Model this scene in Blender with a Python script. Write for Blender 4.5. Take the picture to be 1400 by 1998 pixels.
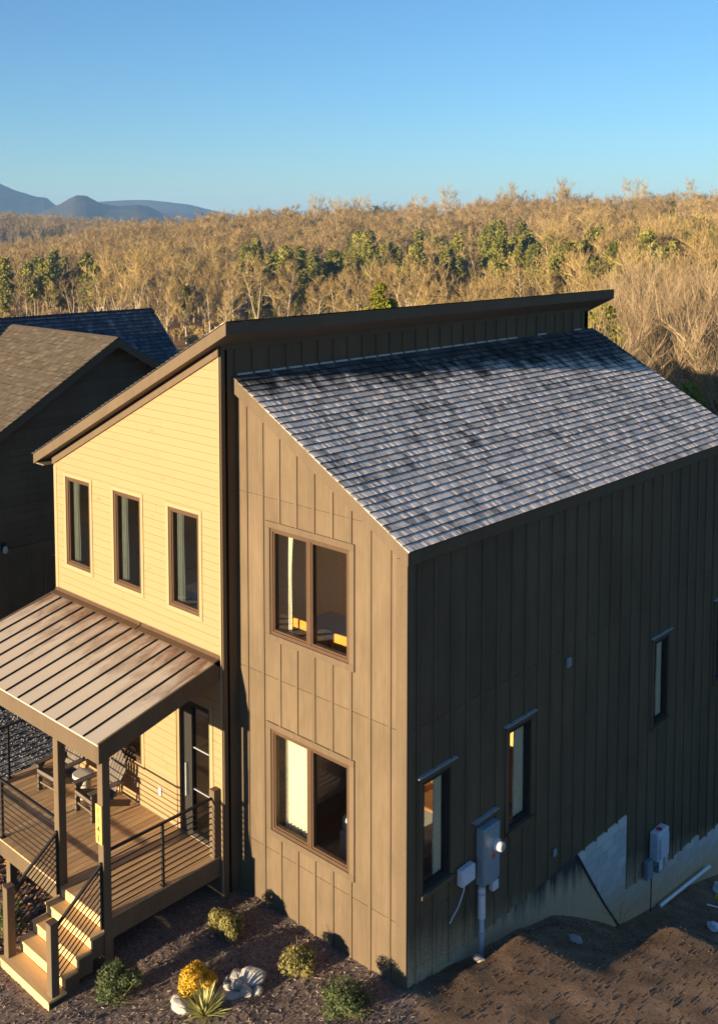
import bpy, bmesh, math, random
from mathutils import Vector, Matrix
from mathutils import noise as mnoise

random.seed(7)
for o in list(bpy.data.objects):
    bpy.data.objects.remove(o, do_unlink=True)
S = bpy.context.scene
COL = S.collection

# ------------------------------------------------------------------ camera
CAM = Vector((9.6766, -11.4908, 11.2312))
YAW, PITCH = math.radians(42.967), math.radians(4.3365)
cam = bpy.data.cameras.new('camera')
cam_o = bpy.data.objects.new('camera', cam)
COL.objects.link(cam_o)
cam_o.location = CAM
cam_o.rotation_euler = (math.radians(90) - PITCH, 0, YAW)
cam.sensor_fit = 'VERTICAL'
cam.sensor_height = 24.0
cam.lens = 2056.83 / 1998 * 24.0
cam.shift_x = 0.00336
cam.shift_y = -0.19888
cam.clip_start = 0.1
cam.clip_end = 20000
S.camera = cam_o
FWD = Vector((-math.sin(YAW), math.cos(YAW), 0))
RGT = Vector((math.cos(YAW), math.sin(YAW), 0))
FPX = 2056.83

# ------------------------------------------------------------------ sky and sun
SUN_ELEV = math.radians(7.2)
sun_travel = Vector((0.114, 1.0, 0)).normalized()          # the way the light goes, on the map
SUN_ROT = math.atan2(-sun_travel.x, -sun_travel.y)          # clockwise from +Y, where the sun stands
world = bpy.data.worlds.new('World')
S.world = world
world.use_nodes = True
wn = world.node_tree.nodes
wl = world.node_tree.links
wn.clear()
sky = wn.new('ShaderNodeTexSky')
sky.sky_type = 'NISHITA'
sky.sun_disc = False
sky.sun_elevation = SUN_ELEV
sky.sun_rotation = SUN_ROT
sky.altitude = 300
sky.air_density = 1.0
sky.dust_density = 0.0
sky.ozone_density = 4.3
bg = wn.new('ShaderNodeBackground')
bg.inputs['Strength'].default_value = 0.066
wo = wn.new('ShaderNodeOutputWorld')
wl.new(sky.outputs[0], bg.inputs['Color'])
wl.new(bg.outputs[0], wo.inputs['Surface'])

sun = bpy.data.lights.new('sun', 'SUN')
sun.energy = 4.2
sun.angle = math.radians(0.5)
sun.color = (1.0, 0.80, 0.52)
sun_o = bpy.data.objects.new('sun', sun)
COL.objects.link(sun_o)
sd = Vector((sun_travel.x * math.cos(SUN_ELEV), sun_travel.y * math.cos(SUN_ELEV), -math.sin(SUN_ELEV)))
sun_o.rotation_euler = sd.to_track_quat('-Z', 'Y').to_euler()
sun_o.location = (0, -30, 30)

S.view_settings.view_transform = 'Standard'
S.view_settings.look = 'None'
S.view_settings.gamma = 1.0
S.view_settings.use_curve_mapping = False
S.view_settings.exposure = 1.82
S.cycles.use_denoising = True
S.cycles.max_bounces = 8
S.cycles.transparent_max_bounces = 12
S.cycles.volume_bounces = 0
S.cycles.caustics_reflective = False
S.cycles.caustics_refractive = False

# ------------------------------------------------------------------ helpers
class MB:
    """collects polygons; build() links them as one mesh object"""
    def __init__(self):
        self.v, self.f, self.m, self.t = [], [], [], []
    def add(self, vs, fs, mi=0, tone=0.5):
        b = len(self.v)
        self.v += [tuple(p) for p in vs]
        for f in fs:
            self.f.append([b + i for i in f]); self.m.append(mi); self.t.append(tone)
    def box(self, x0, x1, y0, y1, z0, z1, mi=0, tone=0.5):
        if x0 > x1: x0, x1 = x1, x0
        if y0 > y1: y0, y1 = y1, y0
        if z0 > z1: z0, z1 = z1, z0
        vs = [(x0,y0,z0),(x1,y0,z0),(x1,y1,z0),(x0,y1,z0),(x0,y0,z1),(x1,y0,z1),(x1,y1,z1),(x0,y1,z1)]
        self.add(vs, [(0,3,2,1),(4,5,6,7),(0,1,5,4),(1,2,6,5),(2,3,7,6),(3,0,4,7)], mi, tone)
    def prism(self, poly, fn, d0, d1, mi=0):
        n = len(poly)
        a = [fn(u, w, d0) for u, w in poly]; b = [fn(u, w, d1) for u, w in poly]
        self.add(a + b, [tuple(range(n))[::-1], tuple(range(n, 2*n))] + [(i, (i+1) % n, n+(i+1) % n, n+i) for i in range(n)], mi)
    def bar(self, p, q, w, h, up=Vector((0,0,1)), mi=0):
        p, q = Vector(p), Vector(q)
        d = (q - p).normalized()
        s = d.cross(up)
        if s.length < 1e-4: s = d.cross(Vector((0,1,0)))
        s.normalize(); u = s.cross(d).normalized()
        vs = []
        for c in (p, q):
            for a, b in ((-1,-1),(1,-1),(1,1),(-1,1)):
                vs.append(c + s*a*w/2 + u*b*h/2)
        self.add(vs, [(0,1,2,3)[::-1],(4,5,6,7),(0,1,5,4),(1,2,6,5),(2,3,7,6),(3,0,4,7)], mi)
    def tube(self, pts, radii, n=6, mi=0, cap=True, tone=0.5):
        pts = [Vector(p) for p in pts]
        rings = []
        b = len(self.v)
        for i, p in enumerate(pts):
            d = (pts[min(i+1, len(pts)-1)] - pts[max(i-1, 0)])
            if d.length < 1e-6: d = Vector((0,0,1))
            d.normalize()
            ref = Vector((0,0,1)) if abs(d.z) < 0.9 else Vector((1,0,0))
            s = d.cross(ref).normalized(); u = s.cross(d)
            for k in range(n):
                a = 2*math.pi*k/n
                self.v.append(tuple(p + (s*math.cos(a) + u*math.sin(a))*radii[i]))
        for i in range(len(pts)-1):
            for k in range(n):
                k2 = (k+1) % n
                self.f.append([b+i*n+k, b+i*n+k2, b+(i+1)*n+k2, b+(i+1)*n+k]); self.m.append(mi); self.t.append(tone)
        if cap:
            self.f.append([b+k for k in range(n)][::-1]); self.m.append(mi); self.t.append(tone)
            e = b+(len(pts)-1)*n
            self.f.append([e+k for k in range(n)]); self.m.append(mi); self.t.append(tone)
    def quad(self, c, a, b, mi=0, tone=0.5):
        c, a, b = Vector(c), Vector(a), Vector(b)
        self.add([c-a-b, c+a-b, c+a+b, c-a+b], [(0,1,2,3)], mi, tone)
    def mesh(self, name, mats, smooth=False, recalc=True, tones=False, attr_name='tone'):
        me = bpy.data.meshes.new(name)
        me.from_pydata(self.v, [], self.f)
        for m in (mats if isinstance(mats, (list, tuple)) else [mats]):
            me.materials.append(m)
        if any(self.m): me.polygons.foreach_set('material_index', self.m)
        if tones:
            at = me.attributes.new(attr_name, 'FLOAT', 'FACE')
            at.data.foreach_set('value', self.t)
        if smooth: me.polygons.foreach_set('use_smooth', [True]*len(self.f))
        if recalc:
            bm = bmesh.new(); bm.from_mesh(me)
            bmesh.ops.recalc_face_normals(bm, faces=bm.faces); bm.to_mesh(me); bm.free()
        me.update()
        return me
    def build(self, name, mats, parent=None, **k):
        return link(name, self.mesh(name, mats, **k), parent)

def link(name, data, parent=None):
    o = bpy.data.objects.new(name, data)
    COL.objects.link(o)
    if parent: o.parent = parent
    return o
def empty(name, loc=(0,0,0), rz=0.0, parent=None):
    o = bpy.data.objects.new(name, None)
    o.empty_display_size = 0.3
    COL.objects.link(o); o.location = loc; o.rotation_euler = (0,0,rz)
    if parent: o.parent = parent
    return o
def tag(o, label=None, cat=None, group=None, kind=None):
    if label: o['label'] = label
    if cat: o['category'] = cat
    if group: o['group'] = group
    if kind: o['kind'] = kind
    return o
def bevel(o, w=0.004, seg=1):
    m = o.modifiers.new('bevel', 'BEVEL'); m.width = w; m.segments = seg; m.limit_method = 'ANGLE'
    return o

def smooth(a, b, t):
    t = max(0.0, min(1.0, (t-a)/(b-a))); return t*t*(3-2*t)
def lerp(a, b, t): return a + (b-a)*t
def table(tb, t):
    if t <= tb[0][0]: return tb[0][1]
    for (a, u), (b, v) in zip(tb, tb[1:]):
        if t <= b: return u + (v-u)*(t-a)/(b-a)
    return tb[-1][1]

# ------------------------------------------------------------------ materials
def new_mat(name):
    m = bpy.data.materials.new(name); m.use_nodes = True
    return m, m.node_tree.nodes, m.node_tree.links, m.node_tree.nodes['Principled BSDF']
def N(nt, typ, **k):
    n = nt.new(typ)
    for a, b in k.items(): setattr(n, a, b)
    return n
def coords(nd, lk, scale=(1,1,1), kind='Object', rnd=False):
    """object or position coordinates, scaled; with rnd each object gets its own offset"""
    if kind == 'Position':
        src = N(nd, 'ShaderNodeNewGeometry').outputs['Position']
    else:
        src = N(nd, 'ShaderNodeTexCoord').outputs[kind]
    mp = N(nd, 'ShaderNodeMapping'); mp.inputs['Scale'].default_value = scale
    lk.new(src, mp.inputs['Vector'])
    if rnd:
        oi = N(nd, 'ShaderNodeObjectInfo')
        mu = N(nd, 'ShaderNodeMath', operation='MULTIPLY'); mu.inputs[1].default_value = 37.0
        lk.new(oi.outputs['Random'], mu.inputs[0])
        cb = N(nd, 'ShaderNodeCombineXYZ'); lk.new(mu.outputs[0], cb.inputs[0]); lk.new(mu.outputs[0], cb.inputs[2])
        lk.new(cb.outputs[0], mp.inputs['Location'])
    return mp.outputs[0]
def noise_n(nd, lk, vec, scale, detail=4, rough=0.55, dist=0.0):
    n = N(nd, 'ShaderNodeTexNoise'); n.inputs['Scale'].default_value = scale
    n.inputs['Detail'].default_value = detail; n.inputs['Roughness'].default_value = rough; n.inputs['Distortion'].default_value = dist
    if vec: lk.new(vec, n.inputs['Vector'])
    return n.outputs['Fac']
def ramp(nd, lk, fac, stops, interp='LINEAR'):
    r = N(nd, 'ShaderNodeValToRGB'); e = r.color_ramp.elements; r.color_ramp.interpolation = interp
    while len(e) < len(stops): e.new(0.5)
    for el, (p, c) in zip(e, stops):
        el.position = p; el.color = (*c, 1) if len(c) == 3 else c
    lk.new(fac, r.inputs[0])
    return r.outputs[0]
def gray(nd, lk, fac, a, b):
    m = N(nd, 'ShaderNodeMapRange'); m.clamp = True
    m.inputs['From Min'].default_value = a; m.inputs['From Max'].default_value = b
    lk.new(fac, m.inputs['Value'])
    return m.outputs[0]
def mixc(nd, lk, fac, a, b, mode='MIX'):
    m = N(nd, 'ShaderNodeMix', data_type='RGBA', blend_type=mode)
    for s, v in ((0, fac), (6, a), (7, b)):
        if hasattr(v, 'is_linked'): lk.new(v, m.inputs[s])
        elif s == 0: m.inputs[0].default_value = v
        else: m.inputs[s].default_value = (*v, 1)
    return m.outputs[2]
def math_n(nd, lk, op, a, b=None, clamp=False):
    m = N(nd, 'ShaderNodeMath', operation=op); m.use_clamp = clamp
    for i, v in enumerate((a, b)):
        if v is None: continue
        if hasattr(v, 'is_linked'): lk.new(v, m.inputs[i])
        else: m.inputs[i].default_value = v
    return m.outputs[0]
def bump(nd, lk, bs, h, strength=0.3, dist=0.01):
    b = N(nd, 'ShaderNodeBump'); b.inputs['Strength'].default_value = strength; b.inputs['Distance'].default_value = dist
    lk.new(h, b.inputs['Height']); lk.new(b.outputs[0], bs.inputs['Normal'])
def obj_rand(nd): return N(nd, 'ShaderNodeObjectInfo').outputs['Random']

def mat_paint(name, base, var=0.25, rough=0.6, grain=(60, 60, 3), stain=None):
    """painted siding with wood grain telegraphing through; stain = mud that splashed up from the ground line"""
    m, nd, lk, bs = new_mat(name)
    g = noise_n(nd, lk, coords(nd, lk, grain, 'Object'), 1.0, 5, 0.6)
    big = noise_n(nd, lk, coords(nd, lk, (1,1,0.6), 'Object'), 1.3, 3)
    lo = tuple(c*(1-var) for c in base); hi = tuple(c*(1+var) for c in base)
    c = ramp(nd, lk, math_n(nd, lk, 'ADD', math_n(nd, lk, 'MULTIPLY', g, 0.5), math_n(nd, lk, 'MULTIPLY', big, 0.5)), [(0.3, lo), (0.7, hi)])
    rv = math_n(nd, lk, 'ADD', math_n(nd, lk, 'MULTIPLY', obj_rand(nd), 0.16), 0.92)
    c = mixc(nd, lk, 1.0, c, rv, 'MULTIPLY')
    wt = noise_n(nd, lk, coords(nd, lk, (7, 7, 0.45), 'Position'), 1.0, 5, 0.65)      # rain streaks
    c = mixc(nd, lk, 1.0, c, math_n(nd, lk, 'ADD', math_n(nd, lk, 'MULTIPLY', wt, 0.4), 0.8), 'MULTIPLY')
    if stain:
        sep = N(nd, 'ShaderNodeSeparateXYZ'); lk.new(N(nd, 'ShaderNodeNewGeometry').outputs['Position'], sep.inputs[0])
        # height above the sloping ground line
        hh = math_n(nd, lk, 'ADD', sep.outputs['Z'], math_n(nd, lk, 'MULTIPLY', sep.outputs['Y'], stain[0]))
        streak = noise_n(nd, lk, coords(nd, lk, (9, 9, 0.5), 'Object'), 1.0, 4, 0.6)
        hh = math_n(nd, lk, 'ADD', hh, math_n(nd, lk, 'MULTIPLY', math_n(nd, lk, 'SUBTRACT', streak, 0.5), stain[3]))
        f = gray(nd, lk, math_n(nd, lk, 'MULTIPLY', math_n(nd, lk, 'SUBTRACT', stain[1], hh), stain[2]), 0.0, 1.0)
        sp = noise_n(nd, lk, coords(nd, lk, (1,1,1), 'Object'), 45, 3, 0.7)
        f = math_n(nd, lk, 'MULTIPLY', f, gray(nd, lk, sp, 0.25, 0.6))
        c = mixc(nd, lk, math_n(nd, lk, 'MULTIPLY', f, 0.95), c, stain[4])
    lk.new(c, bs.inputs['Base Color'])
    bs.inputs['Roughness'].default_value = rough
    bs.inputs['Specular IOR Level'].default_value = 0.1
    bump(nd, lk, bs, g, 0.25, 0.004)
    return m

PAINT = (0.119, 0.086, 0.055)
M = {}
M['paint'] = mat_paint('dark siding paint', PAINT)
M['paint_side'] = mat_paint('dark siding paint with splashed mud', PAINT, stain=(0.27, 0.74, 1.3, 0.9, (0.54, 0.40, 0.26)))
M['trimpaint'] = mat_paint('dark trim paint', (0.116, 0.084, 0.055), var=0.12, grain=(20, 20, 20))
M['frame'] = mat_paint('bronze window frame', (0.08, 0.049, 0.031), var=0.1, rough=0.4, grain=(10, 10, 10))
M['frame_black'] = mat_paint('black window frame', (0.03, 0.028, 0.027), var=0.1, rough=0.4, grain=(10, 10, 10))
M['black_metal'] = mat_paint('black powder coated metal', (0.025, 0.024, 0.024), var=0.15, rough=0.35, grain=(9, 9, 9))

def up(c, k): return tuple(min(0.82, x*k) for x in c)
def mat_wood(name, c_lo, c_hi, grain, knots=0.0, rough=0.65, knot_col=(0.3, 0.13, 0.04), knot_scale=(1.6, 1.6, 4.0), vary=0.3):
    m, nd, lk, bs = new_mat(name)
    c_lo, c_hi = up(c_lo, 1.45), up(c_hi, 1.45)
    g = noise_n(nd, lk, coords(nd, lk, grain, 'Object', True), 1.0, 6, 0.6, 0.4)
    b = noise_n(nd, lk, coords(nd, lk, tuple(max(0.3, s*0.08) for s in grain), 'Object', True), 1.0, 2)
    f = math_n(nd, lk, 'ADD', math_n(nd, lk, 'MULTIPLY', g, 0.6), math_n(nd, lk, 'MULTIPLY', b, 0.4))
    c = ramp(nd, lk, f, [(0.3, c_lo), (0.68, c_hi)])
    rv = math_n(nd, lk, 'ADD', math_n(nd, lk, 'MULTIPLY', obj_rand(nd), vary), 1 - vary/2)
    c = mixc(nd, lk, 1.0, c, rv, 'MULTIPLY')
    if knots:
        v = N(nd, 'ShaderNodeTexVoronoi'); lk.new(coords(nd, lk, knot_scale, 'Object', True), v.inputs['Vector']); v.inputs['Scale'].default_value = 1.0
        k = gray(nd, lk, v.outputs['Distance'], 0.16, 0.05)
        sel = gray(nd, lk, noise_n(nd, lk, coords(nd, lk, (0.9, 0.9, 2), 'Object', True), 1.0, 1), 0.48, 0.56)
        c = mixc(nd, lk, math_n(nd, lk, 'MULTIPLY', math_n(nd, lk, 'MULTIPLY', k, sel), knots), c, knot_col)
    lk.new(c, bs.inputs['Base Color'])
    bs.inputs['Roughness'].default_value = rough
    bs.inputs['Specular IOR Level'].default_value = 0.3
    bump(nd, lk, bs, g, 0.3, 0.003)
    return m
M['cladding'] = mat_wood('clear pine cladding', (0.190, 0.127, 0.064), (0.204, 0.137, 0.071), (2.0, 20, 34), knots=0.75, vary=0.03)
M['cladtrim'] = mat_wood('pine trim', (0.208, 0.142, 0.075), (0.222, 0.154, 0.084), (20, 20, 3), vary=0.05)
M['deck'] = mat_wood('weathered brown deck boards', (0.20, 0.12, 0.062), (0.42, 0.28, 0.155), (40, 3, 20), vary=0.35)
M['step'] = mat_wood('new treated pine', (0.34, 0.215, 0.095), (0.44, 0.30, 0.145), (3, 30, 30), knots=0.6, vary=0.18)
M['plaque'] = mat_wood('varnished pine plaque', (0.50, 0.28, 0.06), (0.58, 0.36, 0.10), (20, 20, 3))
M['chair'] = mat_wood('weathered brown chair paint', (0.058, 0.044, 0.034), (0.10, 0.08, 0.064), (20, 20, 20), vary=0.2)

def mat_shingle(name, dark, mid, light, frost=None, downslope='X'):
    m, nd, lk, bs = new_mat(name)
    dark, mid, light = up(dark, 1.6), up(mid, 1.6), up(light, 1.6)
    at = N(nd, 'ShaderNodeAttribute'); at.attribute_name = 'tone'
    gr = noise_n(nd, lk, coords(nd, lk, (1,1,1), 'Position'), 130, 2, 0.7)
    big = noise_n(nd, lk, coords(nd, lk, (1,1,1), 'Position'), 2.2, 4, 0.6)
    f = math_n(nd, lk, 'ADD', math_n(nd, lk, 'MULTIPLY', at.outputs['Fac'], 0.62), math_n(nd, lk, 'MULTIPLY', gr, 0.2))
    f = math_n(nd, lk, 'ADD', f, math_n(nd, lk, 'MULTIPLY', big, 0.18))
    c = ramp(nd, lk, f, [(0.22, dark), (0.5, mid), (0.8, light)])
    if frost:
        sc = (0.55, 1.5, 0.55) if downslope == 'X' else (1.5, 0.55, 0.55)
        fr = noise_n(nd, lk, coords(nd, lk, sc, 'Position'), 1.9, 6, 0.66, 0.3)
        fm = gray(nd, lk, fr, frost[1], frost[2])
        sep = N(nd, 'ShaderNodeSeparateXYZ'); lk.new(N(nd, 'ShaderNodeNewGeometry').outputs['Position'], sep.inputs[0])
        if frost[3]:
            # the clerestory's cast shadow painted as a frost-free dark band, widening to the far end
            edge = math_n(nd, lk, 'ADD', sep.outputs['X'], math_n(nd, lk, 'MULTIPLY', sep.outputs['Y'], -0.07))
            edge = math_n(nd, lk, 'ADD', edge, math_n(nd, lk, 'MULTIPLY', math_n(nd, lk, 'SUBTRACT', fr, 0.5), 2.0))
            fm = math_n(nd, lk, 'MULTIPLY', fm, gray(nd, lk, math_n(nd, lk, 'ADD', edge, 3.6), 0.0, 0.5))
        st = noise_n(nd, lk, coords(nd, lk, (7, 38, 7) if downslope == 'X' else (38, 7, 7), 'Position'), 1.0, 3, 0.7)
        fm = math_n(nd, lk, 'MULTIPLY', fm, gray(nd, lk, math_n(nd, lk, 'ADD', math_n(nd, lk, 'MULTIPLY', st, 0.85), math_n(nd, lk, 'MULTIPLY', at.outputs['Fac'], 0.4)), 0.33, 0.68))
        fm = math_n(nd, lk, 'MULTIPLY', fm, gray(nd, lk, at.outputs['Fac'], 0.01, 0.06))   # none on the cut butt edges
        c = mixc(nd, lk, math_n(nd, lk, 'MULTIPLY', fm, frost[4]), c, frost[0])
    lk.new(c, bs.inputs['Base Color'])
    bs.inputs['Roughness'].default_value = 0.85
    bs.inputs['Specular IOR Level'].default_value = 0.2
    bump(nd, lk, bs, gr, 0.5, 0.004)
    return m
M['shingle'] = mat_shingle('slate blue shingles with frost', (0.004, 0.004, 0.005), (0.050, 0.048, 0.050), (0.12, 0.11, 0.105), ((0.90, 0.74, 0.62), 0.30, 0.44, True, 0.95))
M['shingle_brown'] = mat_shingle('weathered wood shingles', (0.044, 0.034, 0.024), (0.070, 0.055, 0.040), (0.112, 0.092, 0.068))
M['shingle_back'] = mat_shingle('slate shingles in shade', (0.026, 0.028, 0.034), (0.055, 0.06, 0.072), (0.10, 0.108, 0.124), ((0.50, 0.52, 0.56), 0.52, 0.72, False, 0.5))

def mat_simple(name, c, rough=0.6, metal=0.0, nscale=30, var=0.15, b=0.0, spec=0.3):
    m, nd, lk, bs = new_mat(name)
    n = noise_n(nd, lk, coords(nd, lk, (1,1,1), 'Object'), nscale, 4)
    lk.new(ramp(nd, lk, n, [(0.3, tuple(x*(1-var) for x in c)), (0.7, tuple(min(1, x*(1+var)) for x in c))]), bs.inputs['Base Color'])
    bs.inputs['Roughness'].default_value = rough; bs.inputs['Metallic'].default_value = metal
    bs.inputs['Specular IOR Level'].default_value = spec
    if b: bump(nd, lk, bs, n, b, 0.01)
    return m
M['interior'] = mat_simple('cream interior wall', (0.80, 0.71, 0.56), 0.8)
M['ochre'] = mat_simple('honey pine interior', (0.72, 0.43, 0.15), 0.6)
M['intfloor'] = mat_simple('dark plank floor', (0.28, 0.19, 0.12), 0.5)
M['curtain'] = mat_simple('linen curtain', (0.78, 0.70, 0.55), 0.9)
M['curtain_grey'] = mat_simple('grey green curtain', (0.15, 0.155, 0.135), 0.9)
M['linen'] = mat_simple('white bed linen', (0.75, 0.73, 0.70), 0.9)
M['orange'] = mat_simple('orange upholstery', (0.72, 0.25, 0.03), 0.7)
M['rust'] = mat_simple('brown blanket', (0.36, 0.17, 0.07), 0.9)
M['gray_metal'] = mat_simple('galvanised grey enclosure', (0.27, 0.33, 0.38), 0.45, 0.2, 12, 0.12)
M['pvc'] = mat_simple('grey conduit', (0.42, 0.45, 0.50), 0.5)
M['pvc_white'] = mat_simple('white pvc', (0.78, 0.78, 0.78), 0.45, spec=0.4)
M['plastic_lt'] = mat_simple('pale plastic', (0.62, 0.63, 0.70), 0.45)
M['zinc'] = mat_simple('zinc flashing', (0.42, 0.45, 0.5), 0.45, 0.4, 20, 0.15)
M['white_glass'] = mat_simple('lamp glass', (0.42, 0.42, 0.43), 0.6, spec=0.1)
M['red'] = mat_simple('red sticker', (0.6, 0.06, 0.03), 0.5)
M['tabletop'] = mat_simple('white concrete stool', (0.55, 0.50, 0.44), 0.7)
M['soffit'] = mat_simple('brown soffit', (0.16, 0.12, 0.09), 0.7)
M['tar'] = mat_simple('black damp proofing', (0.018, 0.018, 0.018), 0.45, nscale=9, var=0.4)
M['tape'] = mat_simple('black cable', (0.015, 0.015, 0.016), 0.5)

def mat_glass():
    m, nd, lk, bs = new_mat('window glass')
    nd.remove(bs)
    out = nd['Material Output']
    tr = N(nd, 'ShaderNodeBsdfTransparent'); tr.inputs[0].default_value = (0.93, 0.95, 0.93, 1)
    gl = N(nd, 'ShaderNodeBsdfGlossy'); gl.inputs['Roughness'].default_value = 0.02
    gl.inputs['Color'].default_value = (0.9, 0.93, 1, 1)
    fr = N(nd, 'ShaderNodeLayerWeight'); fr.inputs['Blend'].default_value = 0.5
    fz = math_n(nd, lk, 'ADD', math_n(nd, lk, 'MULTIPLY', math_n(nd, lk, 'POWER', fr.outputs['Facing'], 4.0), 0.6), 0.045)
    mx = N(nd, 'ShaderNodeMixShader')
    lk.new(fz, mx.inputs[0]); lk.new(tr.outputs[0], mx.inputs[1]); lk.new(gl.outputs[0], mx.inputs[2])
    lk.new(mx.outputs[0], out.inputs['Surface'])
    return m
M['glass'] = mat_glass()

def mat_metal_roof():
    m, nd, lk, bs = new_mat('bronze standing seam metal with frost')
    sep = N(nd, 'ShaderNodeSeparateXYZ'); lk.new(N(nd, 'ShaderNodeNewGeometry').outputs['Position'], sep.inputs[0])
    n1 = noise_n(nd, lk, coords(nd, lk, (2.6, 0.75, 1), 'Position'), 1.6, 8, 0.72, 0.3)
    n2 = noise_n(nd, lk, coords(nd, lk, (1, 1, 1), 'Position'), 60, 3, 0.7)
    # frost left on the outer, lower two thirds of the sheet
    e = math_n(nd, lk, 'ADD', math_n(nd, lk, 'MULTIPLY', sep.outputs['Y'], -0.34), math_n(nd, lk, 'MULTIPLY', n1, 1.9))
    f = gray(nd, lk, math_n(nd, lk, 'ADD', e, math_n(nd, lk, 'MULTIPLY', n2, 0.35)), 1.12, 1.72)
    base = ramp(nd, lk, n1, [(0.3, (0.15, 0.08, 0.044)), (0.7, (0.27, 0.155, 0.09))])
    c = mixc(nd, lk, math_n(nd, lk, 'MULTIPLY', f, 0.8), base, (0.58, 0.51, 0.43))
    lk.new(c, bs.inputs['Base Color'])
    bs.inputs['Metallic'].default_value = 0.15
    lk.new(math_n(nd, lk, 'ADD', math_n(nd, lk, 'MULTIPLY', f, 0.35), 0.45), bs.inputs['Roughness'])
    bump(nd, lk, bs, n2, 0.2, 0.003)
    return m
M['metal_roof'] = mat_metal_roof()

def mat_block():
    m, nd, lk, bs = new_mat('concrete block with splashed mud')
    n = noise_n(nd, lk, coords(nd, lk, (1,1,1), 'Object'), 30, 5, 0.7)
    c = ramp(nd, lk, n, [(0.3, (0.46, 0.455, 0.45)), (0.7, (0.62, 0.615, 0.61))])
    rv = math_n(nd, lk, 'ADD', math_n(nd, lk, 'MULTIPLY', obj_rand(nd), 0.25), 0.85)
    c = mixc(nd, lk, 1.0, c, rv, 'MULTIPLY')
    sep = N(nd, 'ShaderNodeSeparateXYZ'); lk.new(N(nd, 'ShaderNodeNewGeometry').outputs['Position'], sep.inputs[0])
    hh = math_n(nd, lk, 'ADD', sep.outputs['Z'], math_n(nd, lk, 'MULTIPLY', sep.outputs['Y'], 0.23))
    st = noise_n(nd, lk, coords(nd, lk, (5, 5, 0.8), 'Position'), 1.0, 4, 0.6)
    hh = math_n(nd, lk, 'ADD', hh, math_n(nd, lk, 'MULTIPLY', st, 0.5))
    f = gray(nd, lk, math_n(nd, lk, 'SUBTRACT', 0.35, hh), 0.0, 0.75)
    c = mixc(nd, lk, f, c, (0.52, 0.37, 0.23))
    lk.new(c, bs.inputs['Base Color']); bs.inputs['Roughness'].default_value = 0.9
    bump(nd, lk, bs, n, 0.5, 0.006)
    return m
M['block'] = mat_block()

def mat_parge():
    m, nd, lk, bs = new_mat('mud stained parging')
    n = noise_n(nd, lk, coords(nd, lk, (6, 6, 0.7), 'Position'), 1.0, 5, 0.65)
    n2 = noise_n(nd, lk, coords(nd, lk, (1, 1, 1), 'Position'), 40, 4, 0.7)
    sep = N(nd, 'ShaderNodeSeparateXYZ'); lk.new(N(nd, 'ShaderNodeNewGeometry').outputs['Position'], sep.inputs[0])
    g = math_n(nd, lk, 'ADD', math_n(nd, lk, 'ADD', sep.outputs['Z'], math_n(nd, lk, 'MULTIPLY', sep.outputs['Y'], 0.19)), math_n(nd, lk, 'MULTIPLY', n, 1.1))
    c = ramp(nd, lk, g, [(0.1, (0.62, 0.43, 0.26)), (0.6, (0.52, 0.36, 0.22)), (1.0, (0.035, 0.032, 0.03))])
    c = mixc(nd, lk, 1.0, c, math_n(nd, lk, 'ADD', math_n(nd, lk, 'MULTIPLY', n2, 0.5), 0.75), 'MULTIPLY')
    lk.new(c, bs.inputs['Base Color']); bs.inputs['Roughness'].default_value = 0.9
    bump(nd, lk, bs, n2, 0.4, 0.006)
    return m
M['parge'] = mat_parge()

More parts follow.
